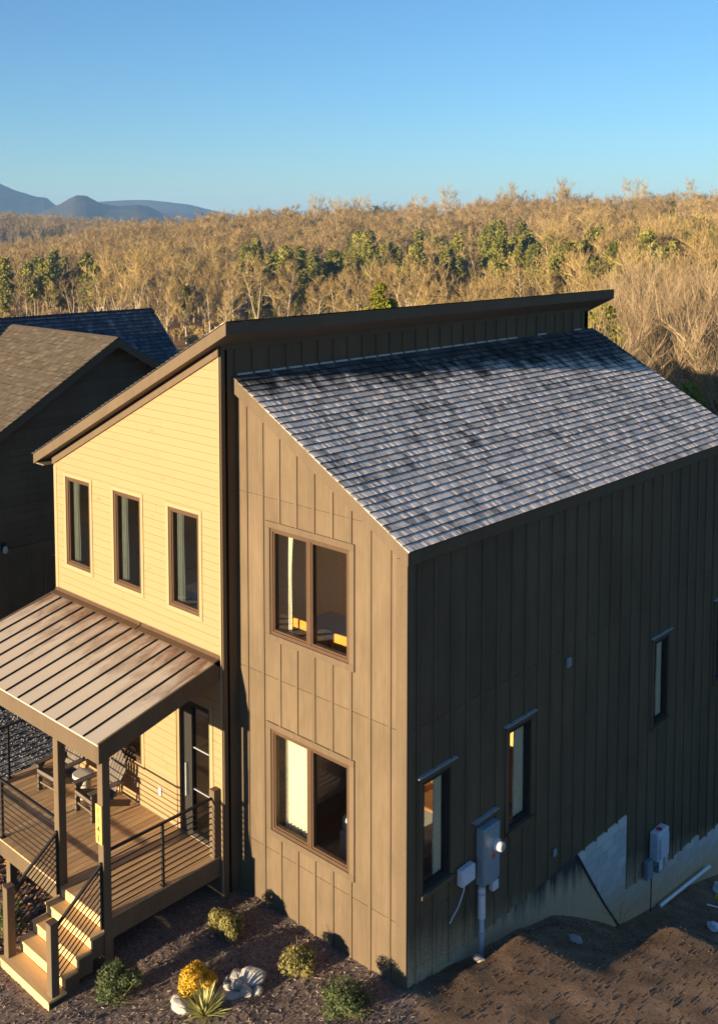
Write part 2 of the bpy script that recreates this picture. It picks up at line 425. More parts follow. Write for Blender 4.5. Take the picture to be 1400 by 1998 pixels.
def mat_ground():
    m, nd, lk, bs = new_mat('ground: mulch bed, clay fill, leaf litter')
    P = coords(nd, lk, (1,1,1), 'Position')
    fine = noise_n(nd, lk, P, 26, 8, 0.75)
    med = noise_n(nd, lk, P, 2.6, 6, 0.6)
    sep = N(nd, 'ShaderNodeSeparateXYZ'); lk.new(P, sep.inputs[0])
    mulch = ramp(nd, lk, fine, [(0.3, (0.05, 0.037, 0.03)), (0.5, (0.15, 0.115, 0.098)), (0.72, (0.31, 0.25, 0.225))])
    clay = ramp(nd, lk, math_n(nd, lk, 'ADD', math_n(nd, lk, 'MULTIPLY', fine, 0.55), math_n(nd, lk, 'MULTIPLY', med, 0.45)),
                [(0.3, (0.13, 0.075, 0.042)), (0.5, (0.235, 0.145, 0.088)), (0.7, (0.34, 0.235, 0.155))])
    grav = ramp(nd, lk, fine, [(0.3, (0.05, 0.05, 0.055)), (0.7, (0.24, 0.24, 0.26))])
    litter = ramp(nd, lk, noise_n(nd, lk, P, 0.5, 8, 0.7), [(0.3, (0.075, 0.042, 0.018)), (0.7, (0.28, 0.165, 0.07))])
    # mulch in the front bed; clay along the side; gravel between the houses; leaf litter beyond
    e1 = math_n(nd, lk, 'ADD', math_n(nd, lk, 'ADD', sep.outputs['X'], math_n(nd, lk, 'MULTIPLY', sep.outputs['Y'], 0.75)), math_n(nd, lk, 'MULTIPLY', med, 1.2))
    wet = noise_n(nd, lk, P, 0.9, 5, 0.6, 0.5)
    clay = mixc(nd, lk, 1.0, clay, math_n(nd, lk, 'ADD', math_n(nd, lk, 'MULTIPLY', gray(nd, lk, wet, 0.35, 0.62), 0.45), 0.6), 'MULTIPLY')
    c = mixc(nd, lk, gray(nd, lk, e1, 0.5, 1.15), mulch, clay)
    c = mixc(nd, lk, gray(nd, lk, math_n(nd, lk, 'ADD', math_n(nd, lk, 'MULTIPLY', sep.outputs['X'], -1), math_n(nd, lk, 'MULTIPLY', med, 1.0)), 9.2, 9.8), c, grav)
    ln = N(nd, 'ShaderNodeVectorMath', operation='LENGTH'); lk.new(P, ln.inputs[0])
    c = mixc(nd, lk, gray(nd, lk, math_n(nd, lk, 'MULTIPLY', ln.outputs['Value'], 0.01), 0.24, 0.32), c, litter)
    lk.new(c, bs.inputs['Base Color']); bs.inputs['Roughness'].default_value = 0.95
    bs.inputs['Specular IOR Level'].default_value = 0.15
    bump(nd, lk, bs, fine, 0.45, 0.03)
    return m
M['ground'] = mat_ground()

def mat_var(name, stops, rough=0.8, attr=True, transl=0.0):
    """colour from a per-face tone plus a per-object shift"""
    m, nd, lk, bs = new_mat(name)
    stops = [(p_, up(c_, 1.4)) for p_, c_ in stops]
    at = N(nd, 'ShaderNodeAttribute'); at.attribute_name = 'tone'
    f = math_n(nd, lk, 'ADD', math_n(nd, lk, 'MULTIPLY', at.outputs['Fac'], 0.6), math_n(nd, lk, 'MULTIPLY', obj_rand(nd), 0.4))
    lk.new(ramp(nd, lk, f, stops), bs.inputs['Base Color'])
    bs.inputs['Roughness'].default_value = rough
    bs.inputs['Specular IOR Level'].default_value = 0.2
    if transl:
        out = nd['Material Output']
        t = N(nd, 'ShaderNodeBsdfTranslucent'); lk.new(ramp(nd, lk, f, stops), t.inputs[0])
        mx = N(nd, 'ShaderNodeMixShader'); mx.inputs[0].default_value = transl
        lk.new(bs.outputs[0], mx.inputs[1]); lk.new(t.outputs[0], mx.inputs[2]); lk.new(mx.outputs[0], out.inputs['Surface'])
    return m
M['bark_pale'] = mat_var('pale bark', [(0.0, (0.12, 0.092, 0.062)), (1.0, (0.30, 0.24, 0.165))])
M['twig'] = mat_var('bare twigs', [(0.0, (0.072, 0.047, 0.020)), (0.5, (0.19, 0.13, 0.050)), (1.0, (0.37, 0.265, 0.10))])
M['twig_near'] = mat_var('fine grey tan twigs', [(0.0, (0.075, 0.052, 0.032)), (0.5, (0.16, 0.115, 0.066)), (1.0, (0.29, 0.21, 0.12))])
M['twig_far'] = mat_var('bare twigs of the far wood', [(0.0, (0.062, 0.042, 0.021)), (1.0, (0.27, 0.185, 0.078))])
M['pine_bark'] = mat_var('pine bark', [(0.0, (0.09, 0.06, 0.045)), (1.0, (0.16, 0.11, 0.08))])
M['pine'] = mat_var('pine needles', [(0.0, (0.045, 0.050, 0.012)), (0.45, (0.125, 0.122, 0.026)), (1.0, (0.26, 0.23, 0.048))], transl=0.2)
M['pine_gold'] = mat_var('yellow green pine needles', [(0.0, (0.09, 0.10, 0.012)), (1.0, (0.26, 0.24, 0.035))], transl=0.25)
M['leaf_box'] = mat_var('boxwood leaves', [(0.0, (0.028, 0.040, 0.015)), (0.6, (0.062, 0.078, 0.029)), (1.0, (0.115, 0.13, 0.05))], 0.5, transl=0.15)
M['leaf_olive'] = mat_var('olive shrub leaves', [(0.0, (0.11, 0.10, 0.03)), (0.6, (0.20, 0.17, 0.055)), (1.0, (0.30, 0.25, 0.09))], 0.6, transl=0.2)
M['leaf_gold'] = mat_var('golden conifer foliage', [(0.0, (0.26, 0.15, 0.012)), (1.0, (0.52, 0.33, 0.03))], 0.7, transl=0.2)
M['leaf_yucca'] = mat_var('yucca leaves', [(0.0, (0.13, 0.16, 0.05)), (0.5, (0.34, 0.31, 0.12)), (1.0, (0.55, 0.47, 0.22))], 0.5, transl=0.1)
M['stem'] = mat_var('shrub stems', [(0.0, (0.09, 0.06, 0.035)), (1.0, (0.18, 0.12, 0.07))])
M['mulch'] = mat_var('bark mulch chips', [(0.0, (0.025, 0.018, 0.014)), (0.6, (0.10, 0.07, 0.055)), (1.0, (0.25, 0.195, 0.165))], 0.9)
M['pebble'] = mat_var('pebbles and clods', [(0.0, (0.030, 0.018, 0.010)), (0.7, (0.062, 0.040, 0.026)), (0.93, (0.11, 0.09, 0.07)), (1.0, (0.34, 0.33, 0.32))], 0.9)
M['gravel'] = mat_var('grey gravel', [(0.0, (0.04, 0.038, 0.038)), (1.0, (0.28, 0.27, 0.27))], 0.9)
M['leaflitter'] = mat_var('fallen leaves', [(0.0, (0.10, 0.045, 0.018)), (0.6, (0.22, 0.10, 0.035)), (1.0, (0.33, 0.17, 0.07))], 0.9)

def mat_rock():
    m, nd, lk, bs = new_mat('field stone')
    n = noise_n(nd, lk, coords(nd, lk, (1,1,2), 'Object', True), 9, 7, 0.7, 0.5)
    c = ramp(nd, lk, n, [(0.3, (0.22, 0.175, 0.14)), (0.55, (0.44, 0.385, 0.335)), (0.75, (0.62, 0.56, 0.49))])
    lk.new(mixc(nd, lk, math_n(nd, lk, 'MULTIPLY', obj_rand(nd), 0.5), c, (0.36, 0.36, 0.37)), bs.inputs['Base Color'])
    bs.inputs['Roughness'].default_value = 0.85
    bump(nd, lk, bs, n, 0.6, 0.02)
    return m
M['rock'] = mat_rock()
M['mountain'] = mat_simple('wooded mountain', (0.055, 0.05, 0.04), 0.95, nscale=0.02, var=0.3, spec=0.0)
M['bag'] = mat_simple('clear plastic bag', (0.72, 0.74, 0.78), 0.25, nscale=8, spec=0.5)
M['yellow'] = mat_simple('yellow plastic', (0.7, 0.6, 0.05), 0.5)

# ------------------------------------------------------------------ terrain
SIDE = [(-3, -0.16), (0, -0.13), (1.4, -0.45), (2.8, -0.68), (4.0, -1.0), (4.9, -1.45), (6.3, -2.36), (7, -2.56), (8.3, -2.84), (9.5, -3.07), (11, -3.5), (14, -4.3), (30, -7)]
BENCH = [(-3, -0.15), (0, -0.15), (2.3, -0.20), (3.2, -0.52), (4.2, -1.02), (5.0, -1.5), (6.3, -2.36), (8.3, -2.84), (11, -3.5), (14, -4.3), (30, -7)]
BENCH_OUT = [(-3, -0.15), (0, -0.15), (4.3, -0.28), (5.6, -1.2), (7.0, -2.5), (8.3, -2.84), (11, -3.5), (14, -4.3), (30, -7)]
RIDGE = [(-0.45, -15.0), (-0.337, -14.0), (-0.28, -8.0), (-0.215, -0.5), (-0.14, 4.5), (0.0, 8.5), (0.15, 14.0), (0.35, 18.0), (0.6, 20)]
def start_dist(a): return table([(-0.5, 250), (-0.1, 235), (0.1, 190), (0.22, 120), (0.34, 70), (0.6, 60)], a)
def sl(x, y):
    d = Vector((x - CAM.x, y - CAM.y, 0)); return d.dot(FWD), d.dot(RGT)
def height(x, y, rough=True):
    s, l = sl(x, y)
    # near the houses
    front = -0.20 + 0.05*min(0.0, max(y, -14.0))
    z = front
    if y > -3:
        side = table(SIDE, y)
        if x > 0.05: side = lerp(lerp(side, table(BENCH, y), smooth(0.05, 0.6, x)), table(BENCH_OUT, y), smooth(1.2, 2.3, x))
        z = lerp(front, side, smooth(-0.9, -0.15, x))
        if x < -0.15:
            z = lerp(front, side, smooth(-0.9, -0.15, x) if y < 11.6 else smooth(-9, -0.15, x))
    # off the bench into the valley, then up the wooded hill
    if s > 34 or y > 14:
        a = l/max(s, 20.0)
        a = max(-0.6, min(0.6, a))
        s0 = start_dist(a)
        zr = table(RIDGE, a)
        drop = smooth(36, max(60, s0*0.62), s)
        v = -17.0
        zz = lerp(z, v, drop)
        if s > s0:
            t = (s - s0)/(640 - s0)
            if t < 1: zz = v + (zr - v)*(0.75*t + 0.25*t*t)
            else:
                far = table([(-0.45, 15), (-0.30, 12), (-0.2, 3), (-0.1, -5), (0.6, -10)], a)
                zz = lerp(zr, -14, smooth(640, 820, s)) if s < 820 else lerp(-14, far, smooth(820, 1250, s))
                if s > 1250: zz = lerp(far, -25, smooth(1250, 1600, s))
        z = zz
    # knoll added out of view to shade the foot of the wood
    k = math.hypot(x + 176, (y - 4)*0.8)
    z += 21.0*(1 - smooth(14, 62, k))
    if rough and abs(x) < 30 and abs(y) < 30:
        p = Vector((x, y, 0))
        amp = 0.03 - 0.016*smooth(0.2, 1.2, x)
        z += amp*(mnoise.fractal(p*1.3, 1.0, 2.0, 4)) + 0.25*amp*mnoise.noise(p*6.0)
    elif rough and s > 60:
        z += 1.2*mnoise.noise(Vector((x*0.02, y*0.02, 3.0)))
    return z

def axis(lo, hi, step, near, far):
    a = [lo + i*step for i in range(int(round((hi-lo)/step)) + 1)]
    d = step; v = a[-1]; up = []
    while v < far:
        d *= 1.085; v += d; up.append(v)
    d = step; v = a[0]; dn = []
    while v > near:
        d *= 1.085; v -= d; dn.append(v)
    return dn[::-1] + a + up
gx = axis(-9.5, 4.5, 0.10, -6800, 1500); gy = axis(-5.0, 9.0, 0.10, -110, 6800)
mb = MB()
nx, ny = len(gx), len(gy)
mb.v = [(x, y, height(x, y)) for y in gy for x in gx]
mb.f = [(j*nx+i, j*nx+i+1, (j+1)*nx+i+1, (j+1)*nx+i) for j in range(ny-1) for i in range(nx-1)]
mb.m = [0]*len(mb.f); mb.t = mb.m
tag(mb.build('ground', M['ground'], recalc=False, smooth=True), kind='structure')

# ------------------------------------------------------------------ far mountains
def px_dir(px): return FWD + RGT*((px - 693.28)/FPX)
def mountain(name, prof, dist, depth, seed):
    """a wooded mountain: crest through the profile (image column, height above eye in column units), real footprint and depth"""
    rows = 9
    mb = MB(); n = 70
    lo, hi = prof[0][0], prof[-1][0]
    for r in range(rows):
        k = r/(rows-1)*2 - 1
        for i in range(n):
            px = lo + (hi-lo)*i/(n-1)
            top = CAM.z + (446 - table(prof, px))*dist/FPX
            d = dist + k*depth
            p = CAM + px_dir(px)*d
            z = -45 + (top + 45)*(1 - abs(k)**1.25)
            if r != (rows-1)//2: z += 9*mnoise.noise(Vector((p.x*0.006, p.y*0.006, seed)))
            else: z += 2.0*mnoise.noise(Vector((px*0.12, seed, 0)))
            mb.v.append((p.x, p.y, z))
    for r in range(rows-1):
        for i in range(n-1):
            mb.f.append((r*n+i, r*n+i+1, (r+1)*n+i+1, (r+1)*n+i)); mb.m.append(0); mb.t.append(0)
    tag(mb.build(name, M['mountain'], recalc=False, smooth=True), kind='structure')
mountain('mountain', [(-200, 365), (-120, 350), (-60, 346), (0, 357), (30, 371), (72, 384), (95, 387), (110, 400), (150, 425), (200, 450)], 4600, 800, 1.0)
mountain('mountain', [(40, 440), (95, 409), (120, 399), (148, 383), (160, 381.5), (172, 383), (200, 398), (235, 403), (270, 400), (292, 403), (330, 423), (380, 450)], 3700, 600, 5.0)
mountain('mountain', [(120, 410), (200, 394), (250, 391), (292, 391), (330, 395), (372, 400), (420, 412), (500, 428), (600, 445)], 5600, 700, 9.0)

# ------------------------------------------------------------------ wall helpers
def front_plane(y0): return lambda u, w, d: (u, y0 - d, w)       # outward -Y
def side_plane(x0): return lambda u, w, d: (x0 + d, u, w)        # outward +X
def clip(poly, a, b, c):
    """keep a*u + b*w <= c of a convex polygon"""
    out = []
    n = len(poly)
    for i in range(n):
        p, q = poly[i], poly[(i+1) % n]
        fp, fq = a*p[0]+b*p[1]-c, a*q[0]+b*q[1]-c
        if fp <= 1e-9: out.append(p)
        if (fp < -1e-9 and fq > 1e-9) or (fp > 1e-9 and fq < -1e-9):
            t = fp/(fp-fq); out.append((p[0]+(q[0]-p[0])*t, p[1]+(q[1]-p[1])*t))
    return out
def area(poly): return abs(sum(poly[i][0]*poly[(i+1) % len(poly)][1]-poly[(i+1) % len(poly)][0]*poly[i][1] for i in range(len(poly))))/2 if len(poly) > 2 else 0
def minus(rect, holes):
    """rect (u0,u1,w0,w1) minus rect holes -> list of rects"""
    out = [rect]
    for h in holes:
        nxt = []
        for r in out:
            u0, u1, w0, w1 = r; a0, a1, b0, b1 = h
            if a1 <= u0 or a0 >= u1 or b1 <= w0 or b0 >= w1: nxt.append(r); continue
            if a0 > u0: nxt.append((u0, a0, w0, w1))
            if a1 < u1: nxt.append((a1, u1, w0, w1))
            c0, c1 = max(u0, a0), min(u1, a1)
            if b0 > w0: nxt.append((c0, c1, w0, b0))
            if b1 < w1: nxt.append((c0, c1, b1, w1))
        out = nxt
    return out
def rp(r): return [(r[0], r[2]), (r[1], r[2]), (r[1], r[3]), (r[0], r[3])]
def slabs(mb, rect, holes, fn, d0, d1, cuts=(), mi=0):
    for r in minus(rect, holes):
        p = rp(r)
        for c in cuts: p = clip(p, *c)
        if len(p) > 2 and area(p) > 1e-5: mb.prism(p, fn, d0, d1, mi)

# ------------------------------------------------------------------ the house
XR, YF = -3.75, -0.37          # line between the two wings; the pale wing's front
XL = -8.90; YB = 11.30
house = tag(empty('house'), 'dark two storey house with pale wood front wing, split shed roofs and porch', 'house')
FT, FY, SR = front_plane(0.0), front_plane(YF), side_plane(0.0)
SC = side_plane(XR)
R_SL, R_Z0 = 0.566, 8.76       # right roof: z = 8.76 - .566 (x + 3.75)
def roof_r(x): return R_Z0 - R_SL*(x - XR)
L_SL = 0.5017
def roof_l(x): return 9.74 + L_SL*(x + 3.25)
tan_cut = (R_SL, 1.0, R_Z0 + R_SL*XR - 0.12)                 # w <= roof underside
yel_cut = (-L_SL, 1.0, 9.74 + L_SL*3.25 - 0.24)

W_UP = (-2.92, -1.13, 4.55, 6.34); W_LO = (-2.92, -1.13, 1.18, 2.93)
tan_holes = [W_UP, W_LO]
Y_WIN = [(-8.47, -7.63, 4.59, 6.36), (-6.84, -5.99, 4.58, 6.36), (-5.16, -4.31, 4.58, 6.36)]
P_WIN = (-7.9, -6.06, 1.32, 2.75)
DOOR = (-4.95, -4.08, 0.52, 2.98)
yel_holes = Y_WIN + [P_WIN, DOOR]
S_WIN = [(0.40, 0.96, 1.25, 2.88), (2.65, 3.19, 1.27, 2.87), (7.71, 8.20, 1.27, 2.88), (10.60, 11.1, 1.27, 2.9)]

def grow(r, g): return (r[0]-g, r[1]+g, r[2]-g, r[3]+g)
# --- front wall of the dark wing
wall_t = MB()
slabs(wall_t, (XR, -0.02, -0.35, 8.8), tan_holes, FT, -0.16, 0.0, [tan_cut])
wall_tan = wall_t.build('wall', M['paint'], house)
wall_tan['label'] = 'sunlit board and batten front of the dark wing'
seams = [-0.35, 0.81, 3.81, 6.83, 9.0]
bx = [-3.50 + 0.3985*i for i in range(9)]
edges = [XR + 0.002, bx[1] - 0.0, bx[4], bx[7], -0.003]
for i in range(4):
    for j in range(4):
        mb = MB()
        slabs(mb, (edges[i] + 0.0015, edges[i+1] - 0.0015, seams[j] + 0.004, seams[j+1] - 0.004), [grow(h, 0.02) for h in tan_holes], FT, 0.001, 0.013, [tan_cut])
        if mb.f: mb.build('siding_panel', M['paint'], wall_tan)
for x in bx:
    for r in minus((x - 0.028, x + 0.028, -0.35, 8.8), [grow((h[0], h[1], h[2], h[3]), 0.106) for h in tan_holes]):
        p = clip(rp(r), *tan_cut)
        if area(p) > 1e-4: mb = MB(); mb.prism(p, FT, 0.0135, 0.034); bevel(mb.build('batten', M['paint'], wall_tan), 0.003)
mb = MB(); mb.box(-0.175, 0.034, -0.036, -0.0135, -0.35, 6.42); bevel(mb.build('corner_board', M['trimpaint'], wall_tan), 0.003)

# --- right hand wall
wall_s = MB()
slabs(wall_s, (0.0, YB, -0.25, 6.44), S_WIN, SR, -0.16, -0.052)
slabs(wall_s, (6.72, YB, -2.35, -0.25), [], SR, -0.16, -0.052)
wall_side = wall_s.build('wall', M['paint_side'], house)
wall_side['label'] = 'shaded board and batten side wall'
sb = [0.235 + 0.4035*i for i in range(28)]
def side_bottom(y): return -0.23 if y < 6.73 else (-1.82 if y < 8.56 else (-2.05 if y < 10.03 else -2.26))
sp = [0.003] + sb + [YB]
for i in range(len(sp)-1):
    for j, (w0, w1) in enumerate(((-2.3, 0.81), (0.81, 3.81), (3.81, 6.44))):
        cut_l = [sp[i]] + [c for c in (6.73, 8.56, 10.03) if sp[i] < c < sp[i+1]] + [sp[i+1]]
        mb = MB()
        for a, b in zip(cut_l, cut_l[1:]):
            lo = max(w0, side_bottom((a+b)/2)) if j == 0 else w0
            slabs(mb, (a + (0.060 if a == sp[i] and i else 0.002), b - 0.002, lo + 0.004, w1 - 0.004), [grow(h, 0.02) for h in S_WIN], SR, -0.051, 0.013)
        if mb.f: mb.build('siding_panel', M['paint_side'], wall_side)
for y in sb:
    for r in minus((y - 0.026, y + 0.026, side_bottom(y) - 0.02, 6.42), [grow(h, 0.151) for h in S_WIN]):
        if r[1] - r[0] > 0.01: mb = MB(); mb.prism(rp(r), SR, 0.0135, 0.034); mb.build('batten', M['paint_side'], wall_side)
mb = MB(); mb.box(0.0135, 0.034, 0.0, 0.10, -0.3, 6.42); mb.build('corner_board', M['paint_side'], wall_side)

# --- foundation: parged and tarred near the corner, open block work further down
fnd = MB()
fnd.prism([(0.02, -4.6), (YB, -4.6), (YB, -0.26), (0.02, -0.26)], side_plane(-0.014), -0.2, 0.0)
fnd_o = fnd.build('foundation', M['block'], house)
mb = MB(); mb.prism([(0.01, -0.9), (4.0, -1.8), (6.60, -2.75), (6.45, -2.40), (5.9, -1.72), (5.35, -0.95), (4.84, -0.235), (0.01, -0.235)], side_plane(-0.025), 0.001, 0.022)
mb.build('parging', M['parge'], fnd_o)
mb = MB(); mb.prism([(4.82, -0.245), (4.88, -0.245), (5.36, -0.93), (5.91, -1.70), (6.47, -2.40), (6.60, -2.76), (6.55, -2.75), (6.42, -2.39), (5.86, -1.69), (5.31, -0.94)], side_plane(0.0), 0.0, 0.012)
mb.build('damp_proofing', M['tar'], fnd_o)
bl = MB(); bl.box(-0.02, 0.0, 0.0, 0.392, 0.0, 0.192)
bme = bl.mesh('block', M['block'])
for r in range(19):
    z = -0.26 - 0.2*(r+1)
    off = 0.2*(r % 2)
    for c in range(-1, 29):
        y = off + 0.4*c
        y1 = y + 0.392
        # only where the wall shows
        if y1 < 4.9 + max(0, (-0.3 - z))*0.78 or y > YB - 0.4: continue
        if z > side_bottom(y + 0.4) and y > 6.75: continue
        if z + 0.2 < height(0.05, y + 0.2) - 0.1: continue
        o = link('block', bme, fnd_o); o.location = (-0.005 + random.uniform(-0.001, 0.001), y, z)

# --- pale wing front: horizontal boards
wall_y = MB()
slabs(wall_y, (XL, XR, -0.35, 9.6), yel_holes, FY, -0.16, 0.0, [yel_cut])
wall_pale = wall_y.build('wall', M['cladding'], house)
wall_pale['label'] = 'pale wood clad front of the left wing'
z = 0.5; BH = 0.142
while z < 9.3:
    holes = [grow(h, 0.075) for h in yel_holes]
    if 3.85 < z + BH and z < 4.02: holes = holes + [(XL, XR, 3.80, 4.03)]
    # long boards broken at random butts
    cuts = [XL + 0.092]
    x = XL + random.uniform(1.0, 3.6)
    while x < XR - 0.6: cuts.append(x); x += random.uniform(2.2, 3.8)
    cuts.append(XR - 0.035)
    for a, b in zip(cuts, cuts[1:]):
        for r in minus((a + 0.0008, b - 0.0008, z, z + BH - 0.0045), holes):
            p = clip(rp(r), *yel_cut)
            if len(p) > 2 and area(p) > 4e-4:
                mb = MB(); mb.prism(p, FY, 0.001, 0.017 + random.uniform(0, 0.0022))
                mb.build('plank', M['cladding'], wall_pale)
    z += BH
mb = MB(); slabs(mb, (XL - 0.002, XL + 0.09, -0.3, 9), [(XL-1, XR, 3.80, 4.0)], FY, 0.001, 0.026, [yel_cut]); mb.build('corner_board', M['cladtrim'], wall_pale)
mb = MB(); slabs(mb, (XR - 0.032, XR + 0.004, -0.3, 9.3), [], FY, 0.001, 0.024, [yel_cut]); mb.build('corner_board', M['cladtrim'], wall_pale)
mb = MB(); mb.prism([(XL+.09, 0.50), (XR - .035, 0.50), (XR - .035, -0.3), (XL+.09, -0.3)], FY, 0.001, 0.02); mb.build('skirt_board', M['paint'], wall_pale)

# --- return between wings and the clerestory wall over the lower roof
wall_c = MB()
wall_c.box(XR - 0.16, XR, YF + 0.001, 0.0 - 0.001, -0.35, 8.2)
wall_c.box(XR - 0.16, XR, YF + 0.001, YB, 8.2, 9.36)
wall_ret = wall_c.build('wall', M['paint'], house)
wall_ret['label'] = 'shaded clerestory wall between the two roofs'
for i in range(29):
    y = -0.035 + 0.394*i
    mb = MB(); mb.box(XR + 0.001, XR + 0.024, y - 0.026, y + 0.026, 8.64, 9.22); mb.build('batten', M['paint'], wall_ret)
mb = MB(); mb.box(XR + 0.0005, XR + 0.027, YF + 0.003, YB, 9.225, 9.40); mb.build('frieze_board', M['trimpaint'], wall_ret)
mb = MB(); mb.box(XR + 0.0005, XR + 0.027, YF + 0.003, YF + 0.09, -0.3, 9.22); mb.build('corner_board', M['trimpaint'], wall_ret)
for i in range(29):
    y = -0.035 + 0.394*i
    if i in (0, 22, 23, 25, 26, 27): continue
    mb = MB(); mb.box(XR + 0.003, XR + 0.03, y - 0.36, y - 0.03, roof_r(XR) + 0.012, roof_r(XR) + 0.045); mb.build('step_flashing', M['zinc'], wall_ret)
# back and far left walls close the shell
mb = MB(); mb.prism([(XL, -0.35), (0, -4.5), (0, 6.4), (XR, 8.6), (XR, 9.3), (XL, 6.6)], front_plane(YB), 0.0, 0.16); mb.build('wall', M['paint'], house)
mb = MB(); mb.box(XL, XL + 0.16, YF + .16, YB - 0.16, -0.35, 6.6); mb.build('wall', M['paint'], house)

# ------------------------------------------------------------------ shingles
def shingle_meshes(prefix, mat, L, E, n=8):
    out = []
    for k in range(n):
        mb = MB()
        def wedge(u0, u1, h0, h1, v1, tone):
            vs = [(u0,0,0),(u1,0,0),(u1,v1,0),(u0,v1,0),(u0,0,h0),(u1,0,h0),(u1,v1,h1),(u0,v1,h1)]
            mb.add(vs, [(4,5,6,7),(1,2,6,5),(3,0,4,7)], 0, tone); mb.add(vs, [(0,1,5,4)], 0, 0.0)
        base = random.uniform(0.25, 0.5)
        wedge(0, L, 0.022, 0.003, E + 0.03, base)
        u = random.uniform(0.0, 0.08)
        while u < L - 0.06:
            w = random.choice((0.07, 0.09, 0.12, 0.15, 0.18))
            if random.random() < 0.78:
                wedge(u, min(L - 0.002, u + w), 0.0252, 0.0065, E, min(1, max(0.08, base + random.uniform(-0.3, 0.4))))
            u += w + (0 if random.random() < 0.4 else random.uniform(0.03, 0.1))
        out.append(mb.mesh(prefix, mat, recalc=False, tones=True))
    return out
def lay_shingles(parent, meshes, origin, u, v, width, length, L, E, clipf=None):
    """strips laid in courses; u runs along the eave, v up the slope"""
    u, v = Vector(u).normalized(), Vector(v).normalized(); n = u.cross(v)
    rows = int(length/E)
    E = length/rows
    for r in range(rows):
        x = -random.uniform(0.1, L*0.8)
        while x < width - 0.02:
            a, b = max(0.0, x), min(width, x + L)
            if clipf:
                ab = clipf(a, b, (r + 0.5)*E)
                if not ab or ab[1] - ab[0] < 0.06: x += L; continue
                a, b = ab
            if b - a > 0.05:
                o = link('shingle', random.choice(meshes), parent)
                s = (b - a - 0.003)/L
                if s < 0.3: o.data = meshes[0]
                mtx = Matrix(((u.x*s, v.x, n.x, 0), (u.y*s, v.y, n.y, 0), (u.z*s, v.z, n.z, 0), (0,0,0,1)))
                p = Vector(origin) + u*a + v*(r*E) + n*0.004*random.uniform(0.0, 0.3)
                o.matrix_basis = Matrix.Translation(p) @ mtx
            x += L

# right roof deck, trim, shingles
mb = MB()
RX1 = 0.10; RY0 = -0.10; RY1 = YB + 0.25
def right_deck(x0, x1, y0, y1, t):
    return [(x0, roof_r(x0)), (x1, roof_r(x1)), (x1, roof_r(x1) - t), (x0, roof_r(x0) - t)]
mb.prism(right_deck(XR + 0.001, RX1 - 0.03, 0, 0, 0.10), front_plane(0), -RY1 + 0.02, -RY0 - 0.03)
roof_low = mb.build('roof', M['soffit'], house)
roof_low['label'] = 'frosty slate blue lower shed roof'
mb = MB(); mb.prism([(XR + 0.0, roof_r(XR) - 0.005), (RX1 - 0.002, roof_r(RX1) - 0.005), (RX1 - 0.002, roof_r(RX1) - 0.215), (XR, roof_r(XR) - 0.26)], front_plane(0), 0.064, 0.102)
bevel(mb.build('rake_board', M['trimpaint'], roof_low), 0.004)
mb = MB(); mb.box(RX1 - 0.03, RX1, RY0 + 0.04, RY1, roof_r(RX1) - 0.215, roof_r(RX1) - 0.006); bevel(mb.build('fascia', M['trimpaint'], roof_low), 0.004)
mb = MB(); mb.box(0.036, RX1 - 0.031, 0.05, RY1 - 0.02, 6.40, 6.425); mb.build('soffit', M['soffit'], roof_low)
mb = MB(); mb.prism([(XR, roof_r(XR) + 0.001), (RX1 + 0.012, roof_r(RX1 + 0.012) + 0.001), (RX1 + 0.012, roof_r(RX1+0.012) + 0.006), (XR, roof_r(XR) + 0.006)], front_plane(0), 0.062, 0.112); mb.build('drip_edge', M['black_metal'], roof_low)
E_ = 0.145
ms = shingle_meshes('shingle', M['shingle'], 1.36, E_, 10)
eave = (RX1 + 0.02, RY0 - 0.012, roof_r(RX1 + 0.02) + 0.002)
sl_len = math.hypot(RX1 + 0.02 - XR, R_SL*(RX1 + 0.02 - XR))
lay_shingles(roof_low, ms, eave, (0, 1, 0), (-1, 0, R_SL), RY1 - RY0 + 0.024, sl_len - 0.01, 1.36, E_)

# left (upper) shed roof: falls away to the left, seen from its high side
mb = MB()
UX0, UX1, UY0, UY1 = -9.23, -3.25, -0.65, 11.66
mb.prism([(UX0 + 0.03, roof_l(UX0 + 0.03)), (UX1 - 0.03, roof_l(UX1 - 0.03)), (UX1 - 0.03, roof_l(UX1 - .03) - 0.2), (UX0 + 0.03, roof_l(UX0 + .03) - 0.18)], front_plane(0), -UY1 + 0.03, -UY0 - 0.03)
roof_up = mb.build('roof', M['soffit'], house)
roof_up['label'] = 'upper shed roof with deep dark fascia'
mb = MB(); mb.prism([(UX0, roof_l(UX0) - 0.01), (UX1, roof_l(UX1) - 0.01), (UX1, roof_l(UX1) - 0.215), (UX0, roof_l(UX0) - 0.205)], front_plane(0), 0.62, 0.65)
bevel(mb.build('rake_board', M['trimpaint'], roof_up), 0.004)
mb = MB(); mb.prism([(UX0, roof_l(UX0) - 0.01), (UX1, roof_l(UX1) - 0.01), (UX1, roof_l(UX1) - 0.215), (UX0, roof_l(UX0) - 0.205)], front_plane(0), -UY1, -UY1 + 0.03)
mb.build('rake_board', M['trimpaint'], roof_up)
mb = MB(); mb.box(UX1 - 0.03, UX1 + 0.001, UY0 + 0.031, UY1 - 0.031, roof_l(UX1) - 0.216, roof_l(UX1) - 0.009); bevel(mb.build('fascia', M['trimpaint'], roof_up), 0.004)
mb = MB(); mb.box(UX0, UX0 + 0.03, UY0 + 0.031, UY1 - 0.031, roof_l(UX0) - 0.205, roof_l(UX0) - 0.01); mb.build('fascia', M['trimpaint'], roof_up)
